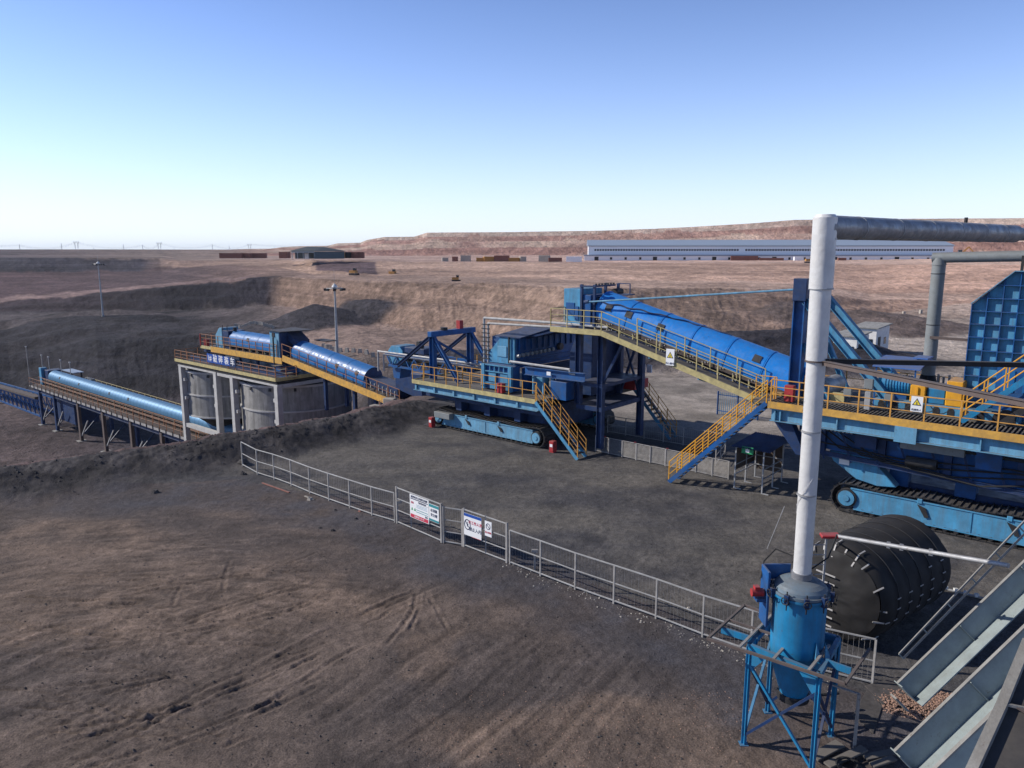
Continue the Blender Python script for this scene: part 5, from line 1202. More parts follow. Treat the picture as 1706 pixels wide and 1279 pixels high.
# ------------------------------------------------------------------ the long pale conveyor low at the left
lc = thing('covered_conveyor', 'long pale blue ribbed conveyor low at the left, passing under the silos', 'conveyor', tuple(S(-110,42,LOW)), SD)
t = lc
cover(t, (-136.4,42.8,-8.55),(-70,42.8,-8.60),1.02,66,.3,M['tubepale'], rib=True, seg=14, rp=.012, openings=((.07,R(25)),(.19,R(22)),(.36,R(22)),(.455,R(22))))
belt_frame(t, (-139,42.8,-9.1),(-66,42.8,-9.1),41.7,43.9,.5,roller_step=2.0)
F().bx(-140,-66,39.98,40.04,-10.25,-9.95).build('walkway_stringer', M['greyrail'], t); F().bx(-140,-66,40.05,45.4,-10.1,-10.0).build('walkway', M['belt'], t)
b = F()
for k in range(30): b.bx(-139.5+k*1.8,-139.4+k*1.8,39.9,39.97,-10.3,-9.7)
b.build('stringer_clips', M['dark'], t)
handrail(t, [S(-140,45,-9.95), S(-140,40.05,-9.95), S(-70,40.05,-9.95)], h=1.2, step=1.9, m=M['oldrail'], mids=(.5,), r=.03)
handrail(t, [S(-139,41.2,-9.95), S(-70,41.2,-9.95)], h=1.25, step=3.0, m=M['oldrail'], mids=(.6,), r=.04, name='inner_handrail')
handrail(t, [S(-129,45,-9.3), S(-70,45,-9.5)], h=1.2, step=1.9, m=M['cream'], mids=(.5,), r=.04, name='rear_handrail')
F().bx(-139.6,-138.6,41.5,42.4,-10,-7.2).build('head_cover', M['sky'], t, bevel=.03); F().bx(-138.5,-136.6,41.9,44,-9.9,-7.5).build('head_frame', M['navy'], t, bevel=.03)
F().bx(-136.3,-131.2,43.8,45.4,-7.6,-7.5).build('drive_roof', M['roofgrey'], t)
for s in (-135.8,-131.6): F().bx(s,s+.15,45.0,45.2,-10,-7.6).build('roof_post', M['dark'], t)
for k in range(3): F().bx(-128.2+k*.9,-127.6+k*.9,44.4,45,-9.3,-8.0).build('gear_box', M['pipegrey'], t)
for s, w, h in ((-150,43,9),(-142.6,43,4.4),(-139.3,43,4.6),(-133.9,43,4.4),(-129.9,43,4.0)):
    F().bar((s,w,-10 if h < 9 else -12),(s,w,-5.6 if h < 9 else -4.8),.09,.09).build('lamp_pole', M['greyrail'], t); F().bx(s-.2,s+.2,w-.1,w+.1,-5.65 if h < 9 else -4.85,-5.5 if h < 9 else -4.7).build('lamp', M['galv'], t)
for s in (-136.6,-130.1,-120.3,-111.2,-102,-93,-84):
    for w in (40.4,44.8):
        F().bx(s-.28,s+.28,w-.2,w+.2,LOW-.1,-10.5).build('trestle_leg', M['brown'] if s > -121 and w < 42 else M['navy'], t)
    F().bx(s-.25,s+.25,40.62,44.58,-11,-10.6).build('trestle_beam', M['navy'], t); F().bar((s,40.7,LOW+1.2),(s,44.6,-11.2),.15,.15).build('trestle_brace', M['navy'], t)
    F().bar((s+.3,40.4,LOW+1.0),(s+3.2,40.4,LOW+3.8),.16,.16).build('strut', M['galv'], t)
    F().bx(s-.6,s+.6,39.8,41.0,LOW-.1,LOW+.25).build('footing', M['concrete'], t)
F().ibeam((-139.5,40.4,-10.6),(-66,40.4,-10.6),.3,.5).build('main_girder', M['navy'], t); F().ibeam((-139.5,44.8,-10.6),(-66,44.8,-10.6),.3,.5).build('main_girder', M['navy'], t)
F().bx(-133,-124,41,44.5,-14.5,-11.2).build('drive_house', M['navy'], t, bevel=.05)
# feed conveyor coming in from the far left
fc = thing('truss_conveyor', 'dark blue lattice conveyor entering at the left edge below the pale conveyor', 'conveyor', tuple(S(-150,44,LOW)), SD)
A0, A1 = S(-176,42,-14.2), S(-143,42,-13.3); B0, B1 = S(-176,42,-18.0+1.7), S(-143,42,-16.0)
b = MB()
for o_ in (Vector((0,0,0)), FS.to_3x3() @ Vector((0,2.6,0))):
    b.bar(A0+o_, A1+o_, .22, .30); b.bar(B0+o_, B1+o_, .22, .30)
    for k in range(14):
        f, g = k/14, (k+1)/14; b.bar(A0.lerp(A1, f)+o_, B0.lerp(B1, g)+o_, .12, .12); b.bar(B0.lerp(B1, f)+o_, A0.lerp(A1, f)+o_, .12, .12)
b.build('lattice', M['blue'], fc)
MB().bar(A0+Vector((0,0,.5)), A1+Vector((0,0,.5)), 1.2, .35).build('belt_cover', M['belt'], fc)
for k in range(9): q = A0.lerp(A1, k/9+.05); MB().bar(q, q+Vector((0,0,.5)), .15, .15).build('idler_post', M['galv'], fc)
MB().tube(S(-163,41,LOW), S(-163,41,-15.4), .2, 8).build('support_leg', M['navy'], fc)
o = MB(FS).bx(-169.5,-168.4,41.2,41.8,-7.6,-5.6).bar((-169,41.5,LOW),(-169,41.5,-7.6),.15,.15).build('notice_post', M['cream']); tag(o, 'pale board on a post cut by the left picture edge', 'sign')
# low grey bins beyond the conveyor
for k, (s0, s1, h, lb) in enumerate(((-124,-120.5,1.3,'pale grey steel trough beyond the pale conveyor, left one of three'),(-119.8,-116.3,1.5,'pale grey steel trough beyond the pale conveyor, middle one of three'),(-115,-107,1.1,'long low pale green trough beyond the pale conveyor, right one of three'))):
    z0 = gz(*S((s0+s1)/2,52,0)[:2]); o = F().prism([(s0,52,z0-.1),(s1,52,z0-.1),(s1,52,z0+h+1.2),(s0+.5,52,z0+h+1.5)], (0,1.4,0)).build('steel_trough', M['beamgrey'], bevel=.04); tag(o, lb, 'trough', 'steel troughs beyond the pale conveyor')
# ------------------------------------------------------------------ fence line and gates across the yard
def G(x, y): return Vector((x, y, gz(x, y)))
def wire(parent, a, b_, z0, z1, step=.13):
    b = MB(); n = int((b_-a).length/step)
    for i in range(1, n):
        p = a.lerp(b_, i/n); b.bar(p+Vector((0,0,z0)), p+Vector((0,0,z1)), .005, .005, (0,1,0))
    o = b.build('wire_mesh', M['greyrail'], parent, kind='stuff'); return o
def yard_fence(name, pts, label, h=1.38, pr=.028, mids=(.53,.07)):
    t = thing(name, label, 'fence', tuple(pts[0])); P = [Vector(p) for p in pts]
    pm = post_mesh(h+.02, M['greyrail'], pr)
    for p in P: inst('post', pm, t, Matrix.Translation(p-Vector((0,0,.02))) @ Matrix.Rotation(SD, 4, 'Z'))
    for f in (1.0,)+mids:
        for p, q in zip(P[:-1], P[1:]):
            MB().tube(p+Vector((0,0,h*f)), q+Vector((0,0,h*f)), .03 if f in (1.0, mids[-1]) else .024, 6).build('rail', M['galv'], t, smooth=True)
    for p, q in zip(P[:-1], P[1:]): wire(t, p, q, .08, h)
    return t
LF = [(-14.95,40.35),(-13.78,39.3),(-12.59,38.38),(-11.37,37.3),(-10.09,36.04),(-8.87,34.95),(-7.64,33.91),(-6.4,32.86),(-5.22,31.98)]
yard_fence('pipe_fence', [G(*p) for p in LF], 'grey pipe and wire fence running from the earth bank to the gate')
RF = [(-.08,27.48),(1.06,26.42),(2.26,25.28),(3.5,24.22),(4.75,23.13),(5.99,21.94),(7.2,20.95),(8.6,20.05),(10.07,19.26)]
yard_fence('pipe_fence', [G(*p) for p in RF], 'grey pipe and wire fence running from the gate to the blue tank')
def gate(a, b_, label, h=1.66, mids=(.7,.38,.05), posts=2, verts=(.33,)):
    a, b_ = Vector(a), Vector(b_); t = thing('gate', label, 'gate', tuple(a))
    for p, nm in ((a,'post'),(b_,'post')): inst(nm, post_mesh(h+.05, M['greyrail'], .04), t, Matrix.Translation(p) @ Matrix.Rotation(SD,4,'Z'))
    for f in (1.0,)+mids: MB().tube(a+Vector((0,0,h*f)), b_+Vector((0,0,h*f)), .03 if f in (1.0,mids[-1]) else .024, 6).build('rail', M['galv'], t, smooth=True)
    for v in verts: q = a.lerp(b_, v); inst('stile', post_mesh(h*(1 if len(verts) > 1 or v > .4 else .38), M['greyrail'], .025), t, Matrix.Translation(q+Vector((0,0,.05))))
    wire(t, a, b_, .08, h, .11); return t
gA, gB = G(-5.10,31.90), G(-2.92,29.66); gC, gD = G(-2.02,29.28), G(-.20,27.60)
gate(gA, gB, 'tall pipe gate leaf carrying the large white and red notice board')
MB().bx(0,.14,-.06,.06,0,.12).v
_lk = MB(Matrix.Translation(gA+Vector((.12,-.12,1.02)))).bx(-.1,.12,-.05,.05,-.05,.07); tag(_lk.build('lock_box', M['block']), 'small pale lock box fixed on the left post of the big gate', 'lock box')
gate(gB+Vector((.08,-.03,0)), gC, 'narrow pipe panel between the two gate leaves', h=1.55, mids=(.66,.33,.05), verts=())
gate(gC+Vector((.06,-.05,0)), gD, 'pipe gate leaf carrying the purple lettered prohibition board', h=1.60, mids=(.66,.34,.05), verts=(.52,))
MBp = MB(Matrix.Translation(G(.86,26.95))).bar((0,0,0),(0,0,.75),.08,.08).bx(-.12,.12,-.06,.06,.72,.82); tag(MBp.build('marker_post', M['greyrail']), 'short grey marker post just behind the fence right of the gate', 'post')
gdir = (gB-gA).normalized(); gdir2 = (gD-gC).normalized()
def on_gate(a, d, u, z, off=.05): 
    n = Vector((d.y, -d.x, 0)).normalized(); n = n if n.y < 0 else -n
    return a + d*u + n*off + Vector((0,0,z))
def board(name, a, d, u, z, w, h, m, label, cat='sign'):
    X = face_basis(on_gate(a, d, u+w/2, z-h/2), d); o = MB(X).bx(-w/2,w/2,-h/2,h/2,-.008,.008).build(name, m); tag(o, label, cat); return o, X
Lg = (gB-gA).length
o, X = board('notice_board', gA, gdir, Lg*.335, 1.64, Lg*.42, 1.04, M['signwhite'], 'large white notice board with red foot band on the gate')
w_, h_ = Lg*.42, 1.04
T = lambda x, y, z=.010: X @ Matrix.Translation((x, y, z))
text(o, '破碎站安全风险告知牌', .115, T(0, h_*.41), M['signdark'])
MB(X).bx(-w_*.46,w_*.46,h_*.31,h_*.345,.009,.012).build('print_line', M['signdark'], o)
text(o, '主要危险有害因素', .07, T(w_*.16, h_*.245), M['signdark'])
MB(X).bx(-w_*.02,w_*.47,h_*.19,h_*.20,.009,.012).build('print_line', M['signdark'], o)
for k in range(3): MB(X).bx(-w_*.14,w_*.42,h_*(.12-.055*k),h_*(.135-.055*k),.009,.012).build('print_line', M['pale'], o)
for k in range(2): MB(X).bx(-w_*.16,w_*.46,-h_*(.10+.09*k),-h_*(.075+.09*k),.009,.012).build('print_line', M['signteal'], o)
for k in range(2): MB(X).prism([(-w_*.43+k*.2,-h_*.16,.009),(-w_*.43+k*.2+.14,-h_*.16,.009),(-w_*.43+k*.2+.07,-h_*.03,.009)], (0,0,.004)).build('pictogram', M['signgreen'], o)
text(o, '危险', .10, T(-w_*.36, h_*.16), M['signred']); text(o, '警告', .09, T(w_*.38, -h_*.27), M['signdark'])
MB(X).bx(-w_*.47,w_*.47,-h_*.48,-h_*.33,.009,.012).build('foot_band', M['signred'], o)
text(o, '应急电话 119 120', .09, T(0, -h_*.405, .013), M['signwhite'])
o, X = board('notice_board', gA, gdir, Lg*.765, 1.54, Lg*.205, .74, M['signwhite'], 'small white and teal board beside the large notice on the gate'); T = lambda x, y, z=.010: X @ Matrix.Translation((x, y, z))
MB(X).bx(-.32,.32,.24,.36,.009,.012).build('head_band', M['signteal'], o); MB(X).bx(-.32,.32,-.36,-.27,.009,.012).build('foot_band', M['signteal'], o)
text(o, '必须戴', .15, T(0,.10), M['signdark']); text(o, '安全帽', .15, T(0,-.10), M['signdark'])
L2 = (gD-gC).length
o, X = board('prohibition_board', gC, gdir2, L2*.06, 1.50, L2*.40, .92, M['signwhite'], 'white board with round no entry symbol and purple letters on the right gate leaf'); T = lambda x, y, z=.010: X @ Matrix.Translation((x, y, z))
W2 = L2*.40
MB(X).bx(-W2/2,W2/2,.34,.46,.009,.012).build('head_band', M['signblue'], o)
b = MB(X)
for k in range(20):
    a0, a1 = k*math.pi/10, (k+1)*math.pi/10
    b.bar((-W2*.30+.165*math.cos(a0), .165*math.sin(a0)*1.25, .012), (-W2*.30+.165*math.cos(a1), .165*math.sin(a1)*1.25, .012), .035, .006, (0,0,1))
b.bar((-W2*.30-.12,.13,.012),(-W2*.30+.12,-.13,.012),.03,.006,(0,0,1)); b.build('ring_symbol', M['signdark'], o)
b = MB(X); b.bx(-W2*.32,-W2*.28,-.09,.05,.009,.012).bx(-W2*.36,-W2*.24,.0,.03,.009,.012).bx(-W2*.32,-W2*.28,.07,.11,.009,.012); b.build('walking_figure', M['signdark'], o)
text(o, '非工作人员', .155, T(W2*.15, .12), M['signred']); text(o, '禁止入内', .175, T(W2*.15, -.16), M['signdark'])
MB(X).bx(-.05,W2*.46,-.48,-.44,-.004,.006).build('foot_band', M['signred'], o)
o, X = board('small_notice', gC, gdir2, L2*.54, 1.46, L2*.15, .62, M['signwhite'], 'small faded notice with dark ring right of the prohibition board'); T = lambda x, y, z=.010: X @ Matrix.Translation((x, y, z))
b = MB(X)
for k in range(14):
    a0, a1 = k*math.pi/7, (k+1)*math.pi/7; b.bar((.11*math.cos(a0), .10+.12*math.sin(a0), .012), (.11*math.cos(a1), .10+.12*math.sin(a1), .012), .025, .006, (0,0,1))
b.bar((-.08,.18,.012),(.08,.02,.012),.025,.006,(0,0,1)); b.build('ring_symbol', M['signdark'], o)
text(o, '禁止攀爬', .085, T(0,-.16), M['signred'])
_ng = MB(face_basis(on_gate(gC, gdir2, L2*.56, .60), gdir2)).bx(-.24,.24,-.03,.03,0,.012)

# slatted barrier panels between the machines
pf = thing('slat_fence', 'low grey fence of slatted panels between the two crawler machines', 'fence', tuple(S(-21,36.5,0)), SD)
pb = MB(FS.to_3x3().to_4x4())
pb = MB()
for x in (0, .92): pb.bx(x-.025,x+.025,-.025,.025,0,1.0)
for z in (.06,.97): pb.bx(.025,.895,-.02,.02,z,z+.035)
for k in range(13): pb.add([(.03,-.012,.13+k*.064),(.89,-.012,.13+k*.064),(.89,.012,.150+k*.064),(.03,.012,.150+k*.064),(.03,-.008,.125+k*.064),(.89,-.008,.125+k*.064),(.89,.016,.145+k*.064),(.03,.016,.145+k*.064)], [(0,1,2,3),(7,6,5,4),(0,4,5,1),(2,6,7,3)])
pme = local_mesh(pb, M['greyrail'])
for k in range(9): inst('panel', pme, pf, FS @ Matrix.Translation((-25.05+k*.95, 36.5, .0)) @ Matrix.Rotation(R(random.uniform(-1.5,1.5)), 4, 'Z'))
for k in range(4): q = S(-24.4+k*2.1,36.5,1.02); MB().bx(q.x-.06,q.x+.06,q.y-.03,q.y+.03,1.01,1.06).build('red_reflector', M['red'], pf)
bf = thing('pipe_fence', 'dark wire fence standing in the shade behind the middle machine', 'fence', tuple(S(-23,41,0)), SD)
handrail(bf, [S(-27.2,41,.0), S(-19.0,41.3,.0), S(-18.2,38.4,.0)], h=1.15, step=1.45, m=M['greyrail'], mids=(.5,.08)); wire(bf, S(-27.2,41,0), S(-19.0,41.3,0), .05, 1.1)
yf = thing('palisade_fence', 'small blue palisade fence out on the pale ground behind the long stair', 'fence', tuple(on_z(1193,690)))
a = on_z(1195, 690); c_ = on_z(1262, 700)
for f in (0, .5, 1.0): p = a.lerp(c_, f); MB().bar(p, p+Vector((0,0,1.75)), .10, .10, (0,1,0)).build('post', M['blue'], yf)
for z in (.3, 1.5): MB().bar(a+Vector((0,0,z)), c_+Vector((0,0,z)), .04, .06).build('rail', M['blue'], yf)
pk = local_mesh(MB().bar((0,0,.1),(0,0,1.7),.035,.035,(0,1,0)), M['pale'])
for k in range(1, 20): inst('picket', pk, yf, Matrix.Translation(a.lerp(c_, k/20)))
# small roofed cage under the deck corner
cg = thing('passage_cage', 'small pipe cage with blue corrugated roof under the corner of the right deck', 'shelter', tuple(S(-15,36.5,0)), SD)
for s, w, h in ((-15.65,35.3,2.15),(-14.2,35.3,2.15),(-15.65,37.8,2.3),(-14.2,37.8,2.3),(-15.65,36.6,2.2),(-14.2,36.6,2.2)):
    F().bar((s,w,0),(s,w,h),.06,.06).build('post', M['galv'], cg); F().bar((s+.02,w,.03),(s+.35,w,.03),.05,.05).build('foot', M['galv'], cg)
for z in (.75,1.25,2.12):
    for s in (-15.65,-14.2): F().bar((s,35.3,z),(s,37.8,z+(.12 if z > 2 else 0)),.045,.045).build('rail', M['galv'], cg)
    F().bar((-15.65,37.8,z),(-14.2,37.8,z),.045,.045).build('rail', M['galv'], cg)
b = F()
for k in range(17):
    s = -15.85+k*.12; b.add([(s,35.0,2.22),(s+.06,35.0,2.27),(s+.12,35.0,2.22),(s,38.0,2.40),(s+.06,38.0,2.45),(s+.12,38.0,2.40)], [(0,1,4,3),(1,2,5,4),(3,4,1,0),(4,5,2,1)])
b.build('roof_sheet', M['shade'], cg)
F().bx(-15.68,-15.66,35.35,37.75,.95,2.1).build('netting', M['netting'], cg); F().bx(-15.6,-14.25,37.83,37.85,.5,2.15).build('netting', M['netting'], cg)
o = F().bx(-15.3,-14.7,35.16,35.19,1.95,2.3).build('exit_sign', M['signgreen']); tag(o, 'green sign with white figure on the front of the roofed cage', 'sign')
MB(FS).bx(-15.1,-14.9,35.15,35.158,2.02,2.24).build('pictogram', M['signwhite'], o)

# ------------------------------------------------------------------ black wrapped vessel
bag = thing('wrapped_vessel', 'large lying cylinder wrapped in black rubber sheet with pale straps', 'wrapped tank', (11.8,23.4,0))
ax = Vector((.79,.613,0)).normalized(); c0 = Vector((9.98,21.72,1.54)); Lb = 4.55; side = Vector((-ax.y, ax.x, 0))
na, nl = 72, 46; rb = 1.56; vs = []; fs = []
AA, LL = np.meshgrid(np.linspace(0, 2*np.pi, na, endpoint=False), np.linspace(0, 1, nl), indexing='xy')
rr = rb*(1 + .006*np.cos(LL*Lb*2*np.pi/1.05) + .016*fbm(np.cos(AA)*2+LL*5, np.sin(AA)*2+LL*3, 3, 201) + .02*fbm(np.cos(AA)*5+LL*9, np.sin(AA)*5+LL*2, 3, 203))
rr = rr*np.where(LL > .93, np.sqrt(np.clip(1-((LL-.93)/.09)**2*.5, 0, 1)), 1)*np.where(LL < .10, np.sqrt(np.clip(1-((.10-LL)/.10)**2*.22, 0, 1)), 1)
for j in range(nl):
    for i in range(na):
        a = AA[j, i]; r_ = rr[j, i]; p = c0 + ax*(LL[j, i]*Lb) + side*(math.cos(a)*r_) + Vector((0,0,max(math.sin(a)*r_, -1.54)))
        vs.append(p)
for j in range(nl-1):
    for i in range(na): fs.append((j*na+i, j*na+(i+1) % na, (j+1)*na+(i+1) % na, (j+1)*na+i))
fs.append(tuple((nl-1)*na+i for i in range(na)))
MB().add(vs, fs).build('side_wrap', M['tarp'], bag, smooth=True)
vs = []; fs = []; nr = 14      # end sheet with sagging folds
for j in range(nr+1):
    for i in range(na):
        a = 2*math.pi*i/na; q = j/nr; r_ = rb*.885*q
        d = .02 + .26*(1-q**2.6) + .05*float(fbm(np.array([math.cos(a)*q*1.6+3]), np.array([math.sin(a)*q*3.2]), 4, 202)[0])*2.2*(1-q**6) + .03*math.sin(11*a+3*q)*q**3*(q < .99)
        vs.append(c0 - ax*d + side*(math.cos(a)*r_) + Vector((0,0,max(math.sin(a)*r_, -1.53))))
for j in range(nr):
    for i in range(na): fs.append((j*na+i, j*na+(i+1) % na, (j+1)*na+(i+1) % na, (j+1)*na+i))
MB().add(vs, fs).build('end_sheet', M['tarp'], bag, smooth=True)
sm_ = M['strap']
for k in range(22):      # short pale ties laced round the rim
    a = -1.25 + k*.245; c = c0 + side*(-math.cos(a)*rb) + Vector((0,0,math.sin(a)*rb))
    e = Vector(side*(-math.cos(a)) + Vector((0,0,math.sin(a)))); l_ = random.uniform(.06,.34)
    if random.random() < .25: continue
    jit = Vector((0,0,random.uniform(-.14,.14)))
    MB().bar(c - ax*.12 - e*(l_+.14) + jit, c + ax*.12 - e*.03, .045, .02, tuple(-ax)).build('tie', sm_, bag)
    if k % 2 == 0: MB().bar(c + ax*.14 + e*.0, c + ax*random.uniform(.3,.55) + e*.03, .04, .015, tuple(e)).build('tie', sm_, bag)
for k in range(8):      # ladder-like rows of cross straps down the end sheet
    z = 2.25-k*.27; u = -.55 if k < 5 else -.6
    MB().bar(c0 + side*.50 - ax*.34 + Vector((0,0,z-1.54)), c0 + side*-.12 - ax*.34 + Vector((0,0,z-1.54-.03)), .045, .02, tuple(-ax)).build('strap', sm_, bag)
for f in (.16,.32,.48,.64,.82):      # hoops
    c = c0 + ax*(Lb*f); last = None; b = MB()
    for i in range(33):
        a = i*math.pi/32*1.25 - .3; p = c + side*(math.cos(a)*(rb+.03)) + Vector((0,0,max(math.sin(a)*(rb+.03), -1.45)))
        if last: b.tube(last, p, .015, 4, cap=False)
        last = p
    b.build('hoop', M['dark'], bag)
    for a in (.15,-.05,-.3,2.6 if f < .5 else .4):
        e = side*(-math.cos(a)) + Vector((0,0,math.sin(a))); q = c + e*(rb+.03); MB().bar(q-ax*.1, q+ax*.1, .03, .02, tuple(e)).build('tie', sm_, bag)
# ladder and its red capped pole
ld = thing('ladder', 'pale steel ladder standing between the blue tank and the wrapped vessel', 'ladder', (8.7,20.5,0))
for x in (8.58, 9.02): MB().bar((x,20.45,0),(x,20.5,3.92),.05,.05,(0,1,0)).build('stile', M['galv'], ld)
for k in range(12): MB().tube((8.58,20.47,.35+k*.30),(9.02,20.47,.35+k*.30),.018,6).build('rung', M['galv'], ld)
pe = at_y(1680, 942, 15.9)
o = MB().tube((9.25,20.45,3.93), tuple(pe), .055, 12).build('support_pole', M['galv'], smooth=True); tag(o, 'long white steel pole slanting from the ladder to the grey stair girder', 'pole')
MB().bar((8.85,20.5,3.92),(9.35,20.42,3.95),.30,.09).build('red_end_plate', M['red'], o, bevel=.02)
for f in (.35,.43,.60): q = Vector((9.25,20.45,3.93)).lerp(pe, f); MB().bar(q, q+Vector((.08,-.04,.0)), .13, .14).build('clamp', M['galv'], o)
o = MB().path([(9.6,21.0,3.5),(10.4,21.8,2.9),(11.0,22.3,2.6),(11.6,23.0,2.2)], .03, 6); tag(o.build('rubber_hose', M['black']), 'thin black hose hanging over the wrapped vessel from the red plate', 'hose')
o = MB().tube((13.2,27.2,0.02),(16.6,24.3,0.05),.045,8).build('roller_chain', M['galv']); tag(o, 'pale segmented chain lying in the shade right of the wrapped vessel', 'chain')
for k in range(14): q = Vector((13.2,27.2,.06)).lerp(Vector((16.6,24.3,.09)), (k+.5)/14); MB().bx(q.x-.06,q.x+.06,q.y-.06,q.y+.06,.05,.16).build('link', M['white'], o)
o = MB().tube((11.2,29.6,1.6),(10.2,28.5,.2),.015,5).build('guy_wire', M['galv']); tag(o, 'thin wire slanting in front of the right crawler track', 'wire')
# ------------------------------------------------------------------ blue pressure tank on its stand, with the tall white pipe
tk = thing('pressure_tank', 'blue upright pressure tank with dished clamped lid, on four tall legs', 'tank', (6.85,16.75,0))
TX = Matrix.Translation((6.85,16.75,0)); r = .61
MB(TX).tube((0,0,2.55),(0,0,3.98),r,48).build('tank_shell', M['tankblue'], tk, smooth=True)
b = MB(TX)
prof = [(2.56,r),(2.2,r*.93),(1.9,r*.78),(1.55,r*.60),(1.38,r*.52)]
for (z0, r0), (z1, r1) in zip(prof[:-1], prof[1:]): b.tube((0,0,z1),(0,0,z0),r1,36,r0,cap=False)
b.build('lower_cone', M['tankblue'], tk, smooth=True)
MB(TX).tube((0,0,1.24),(0,0,1.40),r*.62,30).build('bottom_flange', M['dark'], tk, smooth=True)
MB(TX).tube((0,0,3.96),(0,0,4.02),r+.07,48).build('body_flange', M['tankblue'], tk, smooth=True); MB(TX).tube((0,0,4.03),(0,0,4.09),r+.06,48).build('lid_flange', M['tanktop'], tk, smooth=True)
b = MB(TX)
for i in range(6): b.tube((0,0,4.09+.28*math.sin(i*math.pi/12)),(0,0,4.09+.28*math.sin((i+1)*math.pi/12)),(r+.01)*math.cos(i*math.pi/12),40,(r+.01)*math.cos((i+1)*math.pi/12)+.001,cap=False)
b.build('lid_dome', M['tanktop'], tk, smooth=True)
MB(TX).tube((0,0,4.25),(0,0,4.5),.23,24).build('nozzle', M['signred'] if 0 else M['greyshadeclad'], tk, smooth=True)
for k in range(10):
    a = k*2*math.pi/10+.15; X = TX @ Matrix.Rotation(a, 4, 'Z') @ Matrix.Translation((r+.09,0,4.02))
    c = MB(X).bx(-.05,.05,-.05,.05,-.12,.12).build('lid_clamp', M['navy'], tk)
    MB(X).tube((0,0,-.26),(0,0,.2),.016,6).build('clamp_screw', M['dark'], c)
    b = MB(X)
    for q in range(10): t0, t1 = q*math.pi/5, (q+1)*math.pi/5; b.tube((.10,.085*math.cos(t0),.0+.085*math.sin(t0)),(.10,.085*math.cos(t1),.085*math.sin(t1)),.012,5,cap=False)
    b.tube((0,0,0),(.10,0,0),.015,5); b.build('hand_wheel', M['dark'], c)
for px_, zz in ((.18,2.75),(.40,2.78)): MB(TX).prism([(px_-.02,-r-.14,2.62),(px_+.14,-r-.10,2.62),(px_+.02,-r-.05,3.0)], (.02,.10,0)).build('support_gusset', M['sky'], tk)
MB(TX).bx(-.80,-.74,-.05,.45,3.1,4.50).build('bracket_plate', M['blue'], tk, bevel=.01); MB(TX).bx(-.74,-.1,.42,.47,4.12,4.50).build('bracket_plate', M['blue'], tk)
MB(TX).bx(-1.02,-.80,.0,.25,3.72,3.80).build('motor_shelf', M['blue'], tk); MB(TX).tube((-1.12,.12,3.92),(-.84,.12,3.92),.10,14).build('red_motor', M['red'], tk, smooth=True); MB(TX).bx(-1.06,-.94,.04,.2,4.0,4.08).build('terminal_box', M['red'], tk)
# hoses looping round the pipe foot
for k, pts in enumerate(([(-.85,.3,4.2),(-.7,.6,4.5),(-.5,.4,4.9),(-.2,.1,4.85)], [(-.2,.1,4.7),(.2,-.1,4.62),(.6,.0,4.85),(.9,.3,5.3)])):
    MB(TX).path(pts, .018, 6).build('hose', M['black'], tk)
st = thing('tank_stand', 'bright blue four legged angle steel stand under the pressure tank', 'stand', (6.85,16.75,0))
legs = [(5.70,16.70),(6.73,18.02),(7.98,17.02),(6.88,15.45)]; ht = 2.62
for x, y in legs:
    MB().bar((x,y,0),(x,y,ht),.13,.02,(0,1,0)).bar((x,y+.0,0),(x,y,ht),.02,.13,(0,1,0)).build('leg', M['tankblue'], st); MB().bx(x-.1,x+.1,y-.1,y+.1,0,.03).build('foot_plate', M['tankblue'], st)
for i in range(4):
    a, c = Vector((*legs[i],0)), Vector((*legs[(i+1) % 4],0))
    MB().bar(a+Vector((0,0,ht)), c+Vector((0,0,ht)), .10, .14).build('top_beam', M['tankblue'], st)
    MB().bar(a+Vector((0,0,.25)), c+Vector((0,0,2.2)), .06, .06).build('brace', M['tankblue'] if i in (0,3) else M['navy'], st); MB().bar(a+Vector((0,0,2.2)), c+Vector((0,0,.25)), .06, .06).build('brace', M['navy'], st)
    for p, q in ((a, c),(c, a)):
        d = (q-p).normalized(); MB().prism([p+d*.04+Vector((0,0,ht-.07)), p+d*.50+Vector((0,0,ht-.07)), p+d*.04+Vector((0,0,ht-.65))], Vector((d.y,-d.x,0))*.015).build('gusset', M['tankblue'], st)
zf = 2.74
Q = [on_z(1179,1064,zf), on_z(1408,1139,zf), on_z(1449,1081,zf), on_z(1240,1008,zf)]
for i in range(4):
    if i == 2: continue
    MB().bar(Q[i], Q[(i+1) % 4], .06, .06).build('outrigger_frame', M['brown'], st)
for f in (.24,.50,.75):
    p = Q[0].lerp(Q[1], f); q = Q[3].lerp(Q[2], f); MB().bar(p, p.lerp(q, .75 if f != .24 else 1.0), .06, .05).build('outrigger_bar', M['greyrail'], st)
MB().bar(Q[3], Q[3].lerp(Q[2], .3), .06, .06).build('outrigger_frame', M['brown'], st); MB().bar(Q[0].lerp(Q[3], .55), Q[1].lerp(Q[2], .55).lerp(Q[0].lerp(Q[3], .55), .62), .05, .05).build('outrigger_bar', M['brown'], st)
MB().bar(on_z(1202,1049,2.62), on_z(1262,1068,2.62), .05, .16).build('side_beam', M['tankblue'], st); MB().bar(on_z(1362,1098,2.62), on_z(1418,1118,2.62), .05, .16).build('side_beam', M['tankblue'], st)
vp = MB().path([(7.75,17.7,.9),(7.75,17.7,1.9),(7.3,17.3,2.0)], .06, 8).tube((7.9,17.9,.45),(7.9,17.9,.95),.12,10).tube((7.4,17.9,.5),(8.6,18.1,.5),.05,8); tag(vp.build('valve_pipe', M['dark'], smooth=True), 'dark valve and pipework behind the tank legs', 'pipework')
wp = thing('steam_pipe', 'tall white clad pipe rising from the tank and bending right with a horizontal run darkened for shade', 'pipe', (6.85,16.75,4.55))
P0 = Vector((6.86,16.75,4.5))
